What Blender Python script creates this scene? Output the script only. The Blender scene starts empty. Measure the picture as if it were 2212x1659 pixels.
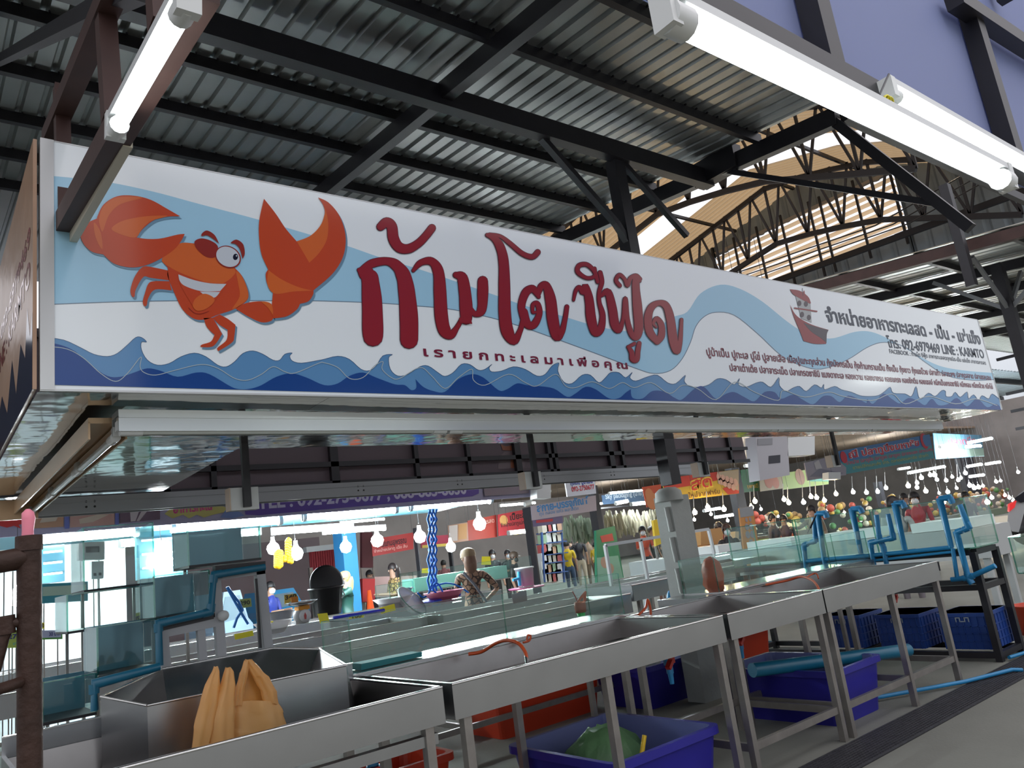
import bpy, bmesh, math, random
from mathutils import Vector, Matrix
from mathutils.geometry import tessellate_polygon
random.seed(7)
SC = bpy.context.scene
COL = SC.collection
PI = math.pi

# ---------------------------------------------------------------- camera
F_PX, ROLL, PITCH, YAW = 1655.226, math.radians(-7.7324), math.radians(12.3233), math.radians(39.0089)
CAM = Vector((0, 0, 1.35))
_f = Vector((math.sin(YAW) * math.cos(PITCH), math.cos(YAW) * math.cos(PITCH), math.sin(PITCH)))
_r0 = Vector((math.cos(YAW), -math.sin(YAW), 0)); _u0 = _r0.cross(_f)
_r = _r0 * math.cos(ROLL) + _u0 * math.sin(ROLL)
_u = _u0 * math.cos(ROLL) - _r0 * math.sin(ROLL)
cd = bpy.data.cameras.new('camera'); cam = bpy.data.objects.new('camera', cd); COL.objects.link(cam)
cd.sensor_fit = 'HORIZONTAL'; cd.sensor_width = 36.0; cd.lens = 36.0 * F_PX / 2212.0
cd.clip_start = 0.05; cd.clip_end = 300
M = Matrix((_r, _u, -_f)).transposed().to_4x4(); M.translation = CAM; cam.matrix_world = M
SC.camera = cam

# ---------------------------------------------------------------- view, world, sun
SC.view_settings.view_transform = 'Standard'; SC.view_settings.look = 'None'
SC.view_settings.exposure = 0.38; SC.view_settings.gamma = 1.0; SC.view_settings.use_curve_mapping = False
SC.cycles.use_denoising = True
SC.cycles.max_bounces = 7; SC.cycles.transparent_max_bounces = 24; SC.cycles.glossy_bounces = 4
SC.cycles.transmission_bounces = 6; SC.cycles.diffuse_bounces = 3
SC.cycles.sample_clamp_indirect = 3.0; SC.cycles.caustics_reflective = False; SC.cycles.caustics_refractive = False
W = bpy.data.worlds.new('sky'); SC.world = W; W.use_nodes = True
nt = W.node_tree; nt.nodes.clear()
wo = nt.nodes.new('ShaderNodeOutputWorld'); bg = nt.nodes.new('ShaderNodeBackground')
tc = nt.nodes.new('ShaderNodeTexCoord'); sp = nt.nodes.new('ShaderNodeSeparateXYZ'); rp = nt.nodes.new('ShaderNodeValToRGB')
nt.links.new(tc.outputs['Generated'], sp.inputs[0]); nt.links.new(sp.outputs['Z'], rp.inputs[0])
rp.color_ramp.elements[0].position = 0.0; rp.color_ramp.elements[0].color = (.40, .43, .47, 1)
e = rp.color_ramp.elements.new(0.12); e.color = (.56, .59, .64, 1)
rp.color_ramp.elements[-1].position = 0.6; rp.color_ramp.elements[-1].color = (1.25, 1.2, 1.25, 1)
nt.links.new(rp.outputs[0], bg.inputs[0]); bg.inputs[1].default_value = 1.0; nt.links.new(bg.outputs[0], wo.inputs[0])
sl = bpy.data.lights.new('sun', 'SUN'); sl.energy = 1.6; sl.color = (1, .8, .55); sl.angle = math.radians(2)
so = bpy.data.objects.new('sun', sl); COL.objects.link(so); so.location = (20, 10, 30)
so.rotation_euler = Vector((.75, .25, .62)).to_track_quat('Z', 'Y').to_euler()

# ---------------------------------------------------------------- picture point -> place in the world
def ray(x, y): return _f + _r * ((x - 1106) / F_PX) - _u * ((y - 829.5) / F_PX)
def AY(x, y, Y): d = ray(x, y); return CAM + d * (Y / d.y)
def AX(x, y, X): d = ray(x, y); return CAM + d * (X / d.x)
def AZ(x, y, Z): d = ray(x, y); return CAM + d * ((Z - CAM.z) / d.z)
def AW(x, y, w): return CAM + ray(x, y) * w

# ---------------------------------------------------------------- materials
MATS = {}
def mat(name, col, rough=.5, metal=0., emit=None, es=1., var=0., vscale=8., bump=0., bscale=20., alpha=None, spec=.5, trans=None):
    if name in MATS: return MATS[name]
    m = bpy.data.materials.new(name); m.use_nodes = True; n = m.node_tree; b = n.nodes['Principled BSDF']
    b.inputs['Base Color'].default_value = (*col, 1); b.inputs['Roughness'].default_value = rough
    b.inputs['Metallic'].default_value = metal; b.inputs['Specular IOR Level'].default_value = spec
    if emit: b.inputs['Emission Color'].default_value = (*emit, 1); b.inputs['Emission Strength'].default_value = es
    t = None
    if var or bump:
        t = n.nodes.new('ShaderNodeTexCoord')
    if var:
        ns = n.nodes.new('ShaderNodeTexNoise'); ns.inputs['Scale'].default_value = vscale; ns.inputs['Detail'].default_value = 5
        n.links.new(t.outputs['Object'], ns.inputs['Vector'])
        mx = n.nodes.new('ShaderNodeMix'); mx.data_type = 'RGBA'
        mx.inputs[6].default_value = (*[max(0, c * (1 - var)) for c in col], 1); mx.inputs[7].default_value = (*[min(1, c * (1 + var)) for c in col], 1)
        n.links.new(ns.outputs['Fac'], mx.inputs[0]); n.links.new(mx.outputs[2], b.inputs['Base Color'])
    if bump:
        n2 = n.nodes.new('ShaderNodeTexNoise'); n2.inputs['Scale'].default_value = bscale; n2.inputs['Detail'].default_value = 3
        n.links.new(t.outputs['Object'], n2.inputs['Vector'])
        bp = n.nodes.new('ShaderNodeBump'); bp.inputs['Strength'].default_value = bump; bp.inputs['Distance'].default_value = .02
        n.links.new(n2.outputs['Fac'], bp.inputs['Height']); n.links.new(bp.outputs[0], b.inputs['Normal'])
    if trans:
        tr = n.nodes.new('ShaderNodeBsdfTranslucent'); tr.inputs[0].default_value = (*trans, 1)
        ad = n.nodes.new('ShaderNodeMixShader'); ad.inputs[0].default_value = .5
        n.links.new(b.outputs[0], ad.inputs[1]); n.links.new(tr.outputs[0], ad.inputs[2])
        n.links.new(ad.outputs[0], n.nodes['Material Output'].inputs[0])
    if alpha is not None: b.inputs['Alpha'].default_value = alpha
    MATS[name] = m; return m
def glassmat(name, tint, gl=.9, base=.03):
    if name in MATS: return MATS[name]
    m = bpy.data.materials.new(name); m.use_nodes = True; n = m.node_tree; n.nodes.clear()
    o = n.nodes.new('ShaderNodeOutputMaterial'); tr = n.nodes.new('ShaderNodeBsdfTransparent'); tr.inputs[0].default_value = (*tint, 1)
    g = n.nodes.new('ShaderNodeBsdfGlossy'); g.inputs['Roughness'].default_value = .02; g.inputs[0].default_value = (gl, gl, gl, 1)
    fr = n.nodes.new('ShaderNodeMath'); fr.operation = 'POWER'; fr.inputs[1].default_value = 4.; lw = n.nodes.new('ShaderNodeLayerWeight'); n.links.new(lw.outputs['Facing'], fr.inputs[0]); lw.inputs[0].default_value = .5
    ad = n.nodes.new('ShaderNodeMath'); ad.operation = 'ADD'; ad.inputs[1].default_value = base
    mx = n.nodes.new('ShaderNodeMixShader')
    n.links.new(fr.outputs[0], ad.inputs[0]); n.links.new(ad.outputs[0], mx.inputs[0]); n.links.new(tr.outputs[0], mx.inputs[1]); n.links.new(g.outputs[0], mx.inputs[2])
    n.links.new(mx.outputs[0], o.inputs[0]); MATS[name] = m; return m
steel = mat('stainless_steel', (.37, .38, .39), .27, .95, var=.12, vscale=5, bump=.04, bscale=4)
steel_in = mat('stainless_trough', (.25, .24, .235), .3, .9, var=.2, vscale=4, bump=.05, bscale=5)  # darker steel for insides, dark reflections put into the colour
rim = mat('polished_rim', (.75, .74, .72), .18, .95, bump=.06, bscale=12)
mirror = mat('mirror_sheet', (.62, .63, .62), .07, 1., bump=.35, bscale=3.2)
legs_m = mat('tube_steel', (.30, .28, .26), .38, .7, var=.25, vscale=14)
beam_m = mat('black_steel', (.016, .015, .019), .45, .1, var=.3, vscale=10)
beam_r = mat('rusty_primer_steel', (.05, .022, .018), .6, .1, var=.5, vscale=6)
galv = mat('galvanised_sheet', (.40, .42, .41), .36, .75, var=.25, vscale=1.6)
galv2 = mat('galvanised_wall', (.24, .29, .33), .5, .4, var=.35, vscale=1.2)
warm_roof = mat('warm_roof_sheet', (.40, .33, .22), .5, .2, var=.2, vscale=1.2, trans=(.50, .37, .22))  # orange glow of the low sun is put into the sheet colour
louvre_m = mat('louvre_blade', (.5, .48, .45), .6, 0, trans=(.75, .60, .42))
concrete = mat('floor_concrete', (.20, .205, .18), .75, 0, var=.22, vscale=1.7, bump=.1, bscale=60)
conc_p = mat('pillar_concrete', (.38, .40, .38), .8, 0, var=.18, vscale=4, bump=.15, bscale=25)
grate_m = mat('dark_grating', (.08, .08, .09), .5, .6, var=.4, vscale=20)
white_p = mat('white_paint', (.62, .64, .65), .35)
grey_p = mat('grey_paint', (.25, .26, .27), .5, .2, var=.1)
alu = mat('aluminium_channel', (.50, .52, .52), .28, .7, bump=.03, bscale=3)
warm_lit_ch = mat('warm_lit_channel', (.62, .42, .25), .3, .2, var=.15, vscale=3)  # white channel, warm reflected light put into its colour
white_pl = mat('white_plastic', (.66, .68, .68), .4)
beige_pl = mat('beige_plastic', (.55, .42, .32), .4)
tube_off = mat('unlit_tube', (.62, .66, .64), .15, spec=.8)
tube_on = mat('lit_tube', (1, 1, 1), .4, emit=(.92, 1, .97), es=11)
tube_far = mat('lit_tube_far', (1, 1, 1), .4, emit=(.88, .97, 1), es=110)
bulb_w = mat('white_bulb', (1, 1, 1), .4, emit=(.92, .97, 1), es=110)
bulb_y = mat('warm_bulb', (1, .9, .7), .4, emit=(1, .74, .42), es=90)
pvc = mat('blue_pvc', (.02, .22, .46), .35, var=.15, vscale=20)
pvc_t = mat('teal_pvc', (.01, .13, .22), .35, var=.15, vscale=20)
red_pl = mat('red_plastic', (.50, .03, .02), .4)
orange_h = mat('orange_hose', (.62, .09, .02), .35)
tub_b = mat('blue_tub', (.022, .018, .26), .38, var=.15, vscale=5)
tub_bi = mat('blue_tub_inside', (.14, .17, .40), .45)
tub_o = mat('orange_tub', (.60, .05, .015), .42, var=.1, vscale=4)
crate_m = mat('blue_crate', (.012, .05, .24), .45)
bag_y = mat('amber_bag', (.82, .52, .21), .35, trans=(.85, .50, .16), bump=.35, bscale=9)
bag_g = mat('green_bag', (.22, .42, .20), .35, trans=(.3, .55, .3), bump=.5, bscale=20)
bag_w = mat('clear_bag', (.55, .58, .56), .3, trans=(.7, .7, .7), bump=.5, bscale=24)
bag_r = mat('pink_bag', (.55, .20, .14), .35, trans=(.7, .3, .2), bump=.5, bscale=20)
rust = mat('rusty_steel', (.038, .017, .011), .6, .3, var=.7, vscale=18, bump=.2, bscale=50)
glass = glassmat('clear_glass', (.93, .98, .965), .9, .025)
glass_e = glassmat('glass_edge', (.45, .75, .66), .9, .15)
glass_b = glassmat('blue_backed_glass', (.28, .52, .66), .9, .12)
water = glassmat('aquarium_water', (.55, .85, .78), .9, .05)
black_pl = mat('black_plastic', (.012, .012, .014), .4)
board_g = mat('grey_board', (.42, .43, .45), .6, 0, var=.06)
banner_back = mat('banner_back', (.22, .18, .20), .6, 0, trans=(.12, .09, .1))
banner_blue = mat('banner_back_blue', (.42, .48, .72), .6, 0, var=.08, vscale=1, trans=(.35, .42, .75))
teal_box = mat('teal_foam', (.02, .22, .26), .7)
green_edge = mat('green_rack_trim', (.01, .05, .03), .5)
def C(name, r, g, b, rough=.5, es=None):
    return mat(name, (r, g, b), rough, emit=(r, g, b) if es else None, es=es or 1)

# ---------------------------------------------------------------- mesh building
def wloc(o):
    v = Vector((0, 0, 0))
    while o: v = v + o.location; o = o.parent
    return v
class MB:
    def __init__(s): s.v = []; s.f = []; s.m = []; s.sm = []
    def add(s, vs, fs, mi=0, smooth=False):
        k = len(s.v); s.v += [Vector(v) for v in vs]
        for f in fs: s.f.append([k + i for i in f]); s.m.append(mi); s.sm.append(smooth)
        return s
    def box(s, c, size, mi=0, rz=0):
        x, y, z = [a / 2 for a in size]; R = Matrix.Rotation(rz, 3, 'Z'); c = Vector(c)
        vs = [c + R @ Vector((i * x, j * y, k * z)) for i in (-1, 1) for j in (-1, 1) for k in (-1, 1)]
        return s.add(vs, [(0, 1, 3, 2), (4, 6, 7, 5), (0, 4, 5, 1), (2, 3, 7, 6), (0, 2, 6, 4), (1, 5, 7, 3)], mi)
    def bb(s, a, b, mi=0):
        a = Vector(a); b = Vector(b); return s.box((a + b) / 2, [abs(b[i] - a[i]) for i in range(3)], mi)
    def beam(s, p, q, w, h, mi=0, up=(0, 0, 1)):
        p = Vector(p); q = Vector(q); d = (q - p).normalized(); up = Vector(up)
        if abs(d.dot(up)) > .98: up = Vector((0, 1, 0))
        sd = d.cross(up).normalized() * w / 2; u = sd.cross(d).normalized() * h / 2
        vs = [e + a * sd + b * u for e in (p, q) for a, b in ((-1, -1), (1, -1), (1, 1), (-1, 1))]
        return s.add(vs, [(0, 1, 2, 3), (7, 6, 5, 4), (0, 4, 5, 1), (1, 5, 6, 2), (2, 6, 7, 3), (3, 7, 4, 0)], mi)
    def tube(s, pts, r, seg=10, mi=0, caps=True):
        pts = [Vector(p) for p in pts]; n = len(pts); rs = r if isinstance(r, (list, tuple)) else [r] * n
        vs = []; prev = None
        for i, p in enumerate(pts):
            d = (pts[min(i + 1, n - 1)] - pts[max(i - 1, 0)]).normalized()
            a = prev if prev is not None else (Vector((0, 0, 1)) if abs(d.z) < .9 else Vector((1, 0, 0)))
            a = (a - d * a.dot(d)).normalized(); b = d.cross(a); prev = a
            k = 1.
            if 0 < i < n - 1:
                d1 = (pts[i] - pts[i - 1]).normalized(); d2 = (pts[i + 1] - pts[i]).normalized(); k = 1 / max(.6, math.sqrt(max(.01, (1 + d1.dot(d2)) / 2)))
            for j in range(seg):
                t = 2 * PI * j / seg; vs.append(p + (a * math.cos(t) + b * math.sin(t)) * rs[i] * k)
        fs = [(i * seg + j, i * seg + (j + 1) % seg, (i + 1) * seg + (j + 1) % seg, (i + 1) * seg + j) for i in range(n - 1) for j in range(seg)]
        s.add(vs, fs, mi, True)
        if caps: s.add([vs[j] for j in range(seg)], [tuple(reversed(range(seg)))], mi); s.add(vs[-seg:], [tuple(range(seg))], mi)
        return s
    def lathe(s, c, prof, seg=20, mi=0, axis=(0, 0, 1), sx=1, sy=1):
        c = Vector(c); ax = Vector(axis).normalized(); a = Vector((1, 0, 0)) if abs(ax.x) < .9 else Vector((0, 1, 0))
        a = (a - ax * a.dot(ax)).normalized(); b = ax.cross(a); vs = []
        for r, h in prof:
            for j in range(seg):
                t = 2 * PI * j / seg; vs.append(c + ax * h + a * (r * sx * math.cos(t)) + b * (r * sy * math.sin(t)))
        fs = [(i * seg + j, i * seg + (j + 1) % seg, (i + 1) * seg + (j + 1) % seg, (i + 1) * seg + j) for i in range(len(prof) - 1) for j in range(seg)]
        return s.add(vs, fs, mi, True)
    def ball(s, c, r, seg=12, mi=0, sz=1):
        return s.lathe(c, [(max(.0005, r * math.sin(PI * i / 8)), -r * sz * math.cos(PI * i / 8)) for i in range(9)], seg, mi)
    def quad(s, a, b, c, d, mi=0): return s.add([a, b, c, d], [(0, 1, 2, 3)], mi)
    def poly(s, pts, mi=0):
        pts = [Vector(p) for p in pts]; tr = tessellate_polygon([pts]); return s.add(pts, [tuple(t) for t in tr], mi)
    def slab(s, pts, off, mi=0):
        pts = [Vector(p) for p in pts]; off = Vector(off); n = len(pts); q = [p + off for p in pts]
        s.poly(pts, mi); s.poly(q, mi)
        return s.add(pts + q, [(i, (i + 1) % n, n + (i + 1) % n, n + i) for i in range(n)], mi)
    def build(s, name, mats, parent=None, label=None, origin=None):
        if not isinstance(mats, (list, tuple)): mats = [mats]
        me = bpy.data.meshes.new(name)
        if parent: off = wloc(parent); loc = Vector((0, 0, 0))
        else:
            if origin is None:
                xs = [v.x for v in s.v]; ys = [v.y for v in s.v]; zs = [v.z for v in s.v]
                origin = Vector(((min(xs) + max(xs)) / 2, (min(ys) + max(ys)) / 2, min(zs)))
            off = Vector(origin); loc = off
        me.from_pydata([v - off for v in s.v], [], s.f)
        for m in mats: me.materials.append(m)
        for p, mi, sm in zip(me.polygons, s.m, s.sm): p.material_index = mi; p.use_smooth = sm
        me.update(); bm = bmesh.new(); bm.from_mesh(me); bmesh.ops.recalc_face_normals(bm, faces=bm.faces); bm.to_mesh(me); bm.free()
        o = bpy.data.objects.new(name, me); COL.objects.link(o); o.location = loc
        if parent: o.parent = parent
        if label: o['label'] = label
        return o
def tag(o, label=None, cat=None, group=None, kind=None):
    if label: o['label'] = label
    if cat: o['category'] = cat
    if group: o['group'] = group
    if kind: o['kind'] = kind
    return o
def T(name, label, cat, loc, group=None):
    o = bpy.data.objects.new(name, None); COL.objects.link(o); o.location = Vector(loc); o.empty_display_size = .1
    return tag(o, label, cat, group)
def dup(root, loc, label=None, group=None, rz=None, sc=None):
    def cp(o, par):
        c = o.copy(); COL.objects.link(c); c.parent = par
        for ch in [k for k in bpy.data.objects if k.parent == o]: cp(ch, c)
        return c
    kids = [k for k in COL.objects if k.parent == root]
    r = root.copy(); COL.objects.link(r); r.location = Vector(loc)
    if rz is not None: r.rotation_euler.z = rz
    if sc is not None: r.scale = (sc, sc, sc)
    for k in kids:
        c = k.copy(); COL.objects.link(c); c.parent = r
        for g in [q for q in COL.objects if q.parent == k]:
            d = g.copy(); COL.objects.link(d); d.parent = c
    if label: r['label'] = label
    if group: r['group'] = group
    return r
def hang(o, pts, w=.003):
    """thin wires from the given points up to the roof above them"""
    b = MB()
    for p in pts:
        p = Vector(p); z = 4.60 + .1 * p.y if (p.x < 6.2 and p.y < 11) else 4.83
        if 8.04 < p.y < 10.8 and -1 < p.x < 6.8 and p.z < 2.15: z = 2.17
        b.tube([p, (p.x, p.y, z)], w, 5)
    return b.build('hanging_wire', C('wire_grey', .10, .10, .11), o)
def stand(o, pts, w=.03, z0=0):
    b = MB()
    for p in pts: p = Vector(p); b.bb((p.x - w / 2, p.y - w / 2, z0), (p.x + w / 2, p.y + w / 2, p.z))
    return b.build('support_post', legs_m, o)
def struct(o): o['kind'] = 'structure'; return o

def cr(pts, closed=True, n=6):
    """catmull-rom through points; a third value 1 marks a sharp corner"""
    P = [Vector((p[0], p[1])) for p in pts]; S = [len(p) > 2 and p[2] == 1 for p in pts]; N = len(P); out = []
    rng = range(N) if closed else range(N - 1)
    for i in rng:
        p1, p2 = P[i], P[(i + 1) % N]
        p0 = P[i - 1] if (closed or i > 0) else p1
        p3 = P[(i + 2) % N] if (closed or i + 2 < N) else p2
        if S[i]: p0 = p1
        if S[(i + 1) % N]: p3 = p2
        for k in range(n):
            t = k / n
            out.append(.5 * (2 * p1 + (p2 - p0) * t + (2 * p0 - 5 * p1 + 4 * p2 - p3) * t * t + (3 * p1 - p0 - 3 * p2 + p3) * t ** 3))
    if not closed: out.append(P[-1])
    return out
def text_mesh(body, bold=0., font_shear=0.):
    c = bpy.data.curves.new('t', 'FONT'); c.body = body; c.offset = bold; c.shear = font_shear; c.resolution_u = 3
    o = bpy.data.objects.new('t', c); COL.objects.link(o); dg = bpy.context.evaluated_depsgraph_get()
    me = bpy.data.meshes.new_from_object(o.evaluated_get(dg)); bpy.data.objects.remove(o); bpy.data.curves.remove(c)
    vs = [v.co.copy() for v in me.vertices]; fs = [tuple(p.vertices) for p in me.polygons]; bpy.data.meshes.remove(me); return vs, fs
def put_text(mb, body, A, B, h, mi=0, bold=0.01, up=None, cap=.70, off=None, spacing=0):
    """text whose baseline runs from A to B (world), letter height h"""
    if spacing:
        o_ = ''
        for ch in body: o_ += ('' if (not o_ or ord(ch) == 0xE31 or 0xE34 <= ord(ch) <= 0xE3A or 0xE47 <= ord(ch) <= 0xE4E) else ' ' * spacing) + ch
        body = o_
    vs, fs = text_mesh(body, bold)
    if not vs: return
    x0 = min(v.x for v in vs); x1 = max(v.x for v in vs); A = Vector(A); B = Vector(B); up = Vector(up or (0, 0, 1)); off = Vector(off or (0, 0, 0))
    d = (B - A)
    mb.add([A + d * ((v.x - x0) / (x1 - x0)) + up * (v.y / cap * h) + off for v in vs], fs, mi)
def wtube(pts, w0, up=(0, 1, 0)): pass
# ================================================================ floor, roof and hall
g = MB(); g.quad((-12, -12, 0), (70, -12, 0), (70, 70, 0), (-12, 70, 0)); struct(g.build('floor', concrete))
# drain grating let into the floor
t = T('drain_grating', 'dark metal drain grating running along the floor in front of the steel counters', 'drain grating', (5, 2.62, 0))
b = MB()
for i in range(12): b.beam((1.5, 2.49 + i * .0235, .006), (13, 2.49 + i * .0235, .006), .009, .012)
b.build('long_bars', grate_m, t)
b = MB()
for i in range(380): b.box((1.5 + i * .03, 2.62, .004), (.008, .27, .008))
b.build('cross_bars', grate_m, t)
b = MB(); b.box((7.25, 2.62, .0015), (11.5, .28, .003)); b.build('pit_shade', black_pl, t)  # flat black sheet stands in for the shade below the bars

def corrugated(name, x0, x1, y0, y1, z0, m, period, depth, mtl, zf=None, kind=True):
    mb = MB(); n = int((x1 - x0) / period); prof = [(0, 0), (.32, 0), (.42, 1), (.58, 1), (.68, 0)]
    xs = []
    for i in range(n):
        for a, h in prof: xs.append((x0 + (i + a) * period, h * depth))
    xs.append((x0 + n * period, 0)); zf = zf or (lambda y: z0 + m * y)
    ys = [y0, y1] if not isinstance(y0, list) else y0
    vs = []
    for x, h in xs:
        for y in ys: vs.append((x, y, zf(y) + h))
    k = len(ys); fs = [(i * k + j, (i + 1) * k + j, (i + 1) * k + j + 1, i * k + j + 1) for i in range(len(xs) - 1) for j in range(k - 1)]
    mb.add(vs, fs); return mb.build(name, mtl)
RZ = lambda y: 4.425 + .1 * y
r1 = struct(corrugated('ceiling', -4, 6.25, 1.1, 11.0, 4.50, .1, .145, .03, galv))
# purlins of the stall roof
py = [(2.75, 'above the tube light'), (3.5, 'next above the main beam'), (4.79, 'first below the main beam'), (5.51, 'second below the main beam'),
      (6.25, 'just above the sign edge'), (6.95, 'half hidden by the sign, left side'), (7.65, 'lowest seen left of the sign')]
for y, w in py:
    b = MB(); z = RZ(y) + .03; b.beam((-4, y, z), (6.2, y, z), .05, .09)
    for i in range(70): b.box((-3.9 + i * .145, y - .04, z + .035), (.012, .02, .012))
    tag(b.build('roof_purlin', beam_m), 'black steel roof purlin, ' + w, 'purlin')
b = MB(); b.beam((-4, 4.15, 4.72), (6.25, 4.15, 4.72), .10, .17)
tag(b.build('main_beam', beam_m), 'thick black main roof beam running on to the tall post by the roof end', 'beam')
for x, w in ((3.07, 'crossing the middle of the roof'), (.2, 'at the far left of the roof')):
    b = MB(); b.beam((x, 1.1, RZ(1.1) - .08), (x, 9, RZ(9) - .08), .09, .14)
    tag(b.build('roof_rafter', beam_m), 'black steel rafter ' + w, 'rafter')
# end truss
t = T('roof_truss', 'black steel truss closing the right end of the stall roof, with struts and plates', 'truss', (6.2, 4.5, 4.3))
b = MB(); b.beam((6.2, 2.75, 4.62), (6.2, 10, 5.35), .09, .16); b.build('top_chord', beam_m, t)
b = MB(); b.beam((6.2, 2.78, 4.58), (6.2, 2.0, 3.25), .06, .08); b.build('side_chord', beam_m, t)
b = MB(); b.beam((6.2, 2.70, 4.60), (14, 2.70, 4.60), .06, .10); b.build('eave_bar', beam_m, t)
b = MB(); b.box((6.2, 4.0, 4.78), (.14, .5, .24)); b.build('joint_plate', beam_m, t)
b = MB(); b.beam((6.2, 4.0, 4.75), (6.2, 2.2, 3.55), .035, .05); b.build('web', beam_m, t)
# post with braces and its concrete foot
t = T('roof_post', 'tall black steel post with two slanting braces, on the grey concrete pillar', 'post', (4.93, 4.2, 1.72))
b = MB(); b.beam((4.93, 4.2, 1.72), (4.93, 4.2, 4.66), .12, .12); b.build('post', beam_m, t)
b = MB(); b.beam((4.05, 4.18, 4.66), (4.78, 4.18, 4.02), .06, .05); b.beam((4.78, 4.18, 4.02), (4.90, 4.18, 3.85), .06, .05); b.build('brace', beam_m, t)
b = MB(); b.beam((5.0, 4.18, 4.66), (5.75, 4.18, 4.05), .05, .05); b.build('brace', beam_m, t)
b = MB(); b.bb((5.0, 4.30, 0), (5.24, 4.48, 1.64)); b.lathe((5.08, 4.38, 1.60), [(.12, 0), (.11, .08), (.07, .11), (.001, .12)], 16)
for z in (.95, 1.2, 1.45): b.tube([(4.995, 4.34, z - .1), (4.995, 4.35, z + .1)], .022, 8)
tag(b.build('concrete_pillar', conc_p), 'rough grey concrete pillar behind the glass cabinets, rounded top', 'pillar')

# ---- great hall beyond: profile over Y
HP = [(4.0, 9.6), (6.0, 10.1), (9.7, 11.75), (12.65, 12.45), (17.8, 11.45), (24, 9.6)]
def hz(y):
    for (a, za), (c_, zc) in zip(HP, HP[1:]):
        if y <= c_: return za + (zc - za) * (y - a) / (c_ - a)
    return HP[-1][1]
HY = [p[0] for p in HP]
struct(corrugated('ceiling_hall', 21.3, 24.6, HY, None, 0, 0, .22, .06, warm_roof, hz))
struct(corrugated('ceiling_hall', 7.6, 20.5, HY, None, 0, 0, .25, .06, warm_roof, lambda y: hz(y) + .15))
def truss(X, s, lab, y0=6.0, y1=22, nd=14, low=None):
    t = T('hall_truss', lab, 'truss', (X, 13, 9), 'trusses of the great hall')
    top = MB(); bot = MB(); web = MB(); ys = [y0 + (y1 - y0) * i / nd for i in range(nd + 1)]; low = low or (lambda y: hz(y) - 2.3 + .04 * abs(y - 12.6))
    for a, c_ in zip(ys, ys[1:]):
        top.beam((X, a, hz(a) - .3), (X, c_, hz(c_) - .3), .1 * s, .14 * s); bot.beam((X, a, low(a)), (X, c_, low(c_)), .1 * s, .14 * s)
    for i, (a, c_) in enumerate(zip(ys, ys[1:])):
        m_ = (a + c_) / 2
        web.beam((X, a, low(a)), (X, m_, hz(m_) - .2), .05 * s, .06 * s); web.beam((X, m_, hz(m_) - .2), (X, c_, low(c_)), .05 * s, .06 * s)
        web.beam((X, a, low(a)), (X, a, hz(a) - .2), .05 * s, .07 * s)
    top.build('top_chord', beam_m, t); bot.build('bottom_chord', beam_m, t); web.build('web', beam_m, t)
truss(16.5, 1, 'black lattice truss of the great hall, nearer one, before the bright roof slot')
truss(22.4, 1.1, 'black lattice truss of the great hall, farther one, before the louvred wall')
for y, w in ((7.8, 'lowest on the right slope'), (10.2, 'upper one on the right slope'), (12.65, 'at the ridge'), (15.2, 'upper one on the left slope'), (18.4, 'lowest on the left slope')):
    b = MB(); b.beam((8, y, hz(y) - .12), (23.9, y, hz(y) - .12), .08, .10)
    tag(b.build('hall_purlin', beam_m), 'dark purlin under the great hall roof, ' + w, 'purlin', 'great hall purlins')
# end wall of the hall: sheets round a louvred opening
def wallsheet(name, pts, mtl, X=24.0, per=.5):
    """vertical corrugated sheet clipped to a y range with top and bottom lines"""
    mb = MB(); (ya, yb, bot, top) = pts; n = max(2, int((yb - ya) / per)); vs = []
    for i in range(n + 1):
        y = ya + (yb - ya) * i / n
        for dy, dx in ((-.12, 0), (-.04, .07), (.04, .07), (.12, 0)):
            yy = min(max(y + dy * per / .5, ya), yb); vs.append((X + dx, yy, bot(yy))); vs.append((X + dx, yy, top(yy)))
    k = len(vs) // 2; mb.add(vs, [(2 * i, 2 * i + 2, 2 * i + 3, 2 * i + 1) for i in range(k - 1)]); return mb.build(name, mtl)
ltop = lambda y: 11.35 - .02 * abs(y - 12)
struct(wallsheet('wall_end', (9.4, 16.4, ltop, lambda y: hz(y) - .02), galv2))
struct(wallsheet('wall_end', (16.4, 22, lambda y: 7, lambda y: hz(y) - .02), galv2))
struct(wallsheet('wall_end', (1.0, 9.4, lambda y: 7.2, lambda y: hz(y) - .02 if y > 4 else 9.6), galv2))
struct(wallsheet('wall_end', (9.4, 16.4, lambda y: 7.0, lambda y: 9.42), galv2))
t = T('louvre_window', 'large louvred opening in the end wall of the hall, blades glowing in low sun', 'louvre', (24, 12.9, 9.4))
b = MB()
for i in range(9):
    z = 9.45 + i * .235; b.add([(23.90, 9.42, z + .09), (23.90, 16.3, z + .09), (24.05, 16.3, z), (24.05, 9.42, z)], [(0, 1, 2, 3)])
b.build('blades', louvre_m, t)
b = MB()
for y in (9.42, 10.6, 11.8, 12.2, 13.3, 14.3, 15.3, 16.3): b.beam((23.8, y, 8.9), (23.8, y, 11.6), .06, .07)
b.build('frame_bars', beam_m, t)
b = MB(); b.beam((23.1, 5.5, 8.85), (23.1, 17.5, 9.3), .12, .18)
tag(b.build('tie_beam', beam_m), 'long dark tie beam crossing under the louvred opening', 'beam')
for i in range(3):
    b = MB(); b.tube([(18 + i, 4, 8.3 + .2 * i), (18.6 + i, 8, 8.0 + .2 * i), (19 + i, 14, 8.6 + .15 * i)], .018, 5)
    tag(b.build('overhead_cable', black_pl), 'thin black cable sagging across the hall wall below the louvres, %s of three' % ('lowest', 'middle', 'highest')[i], 'cable')

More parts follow.
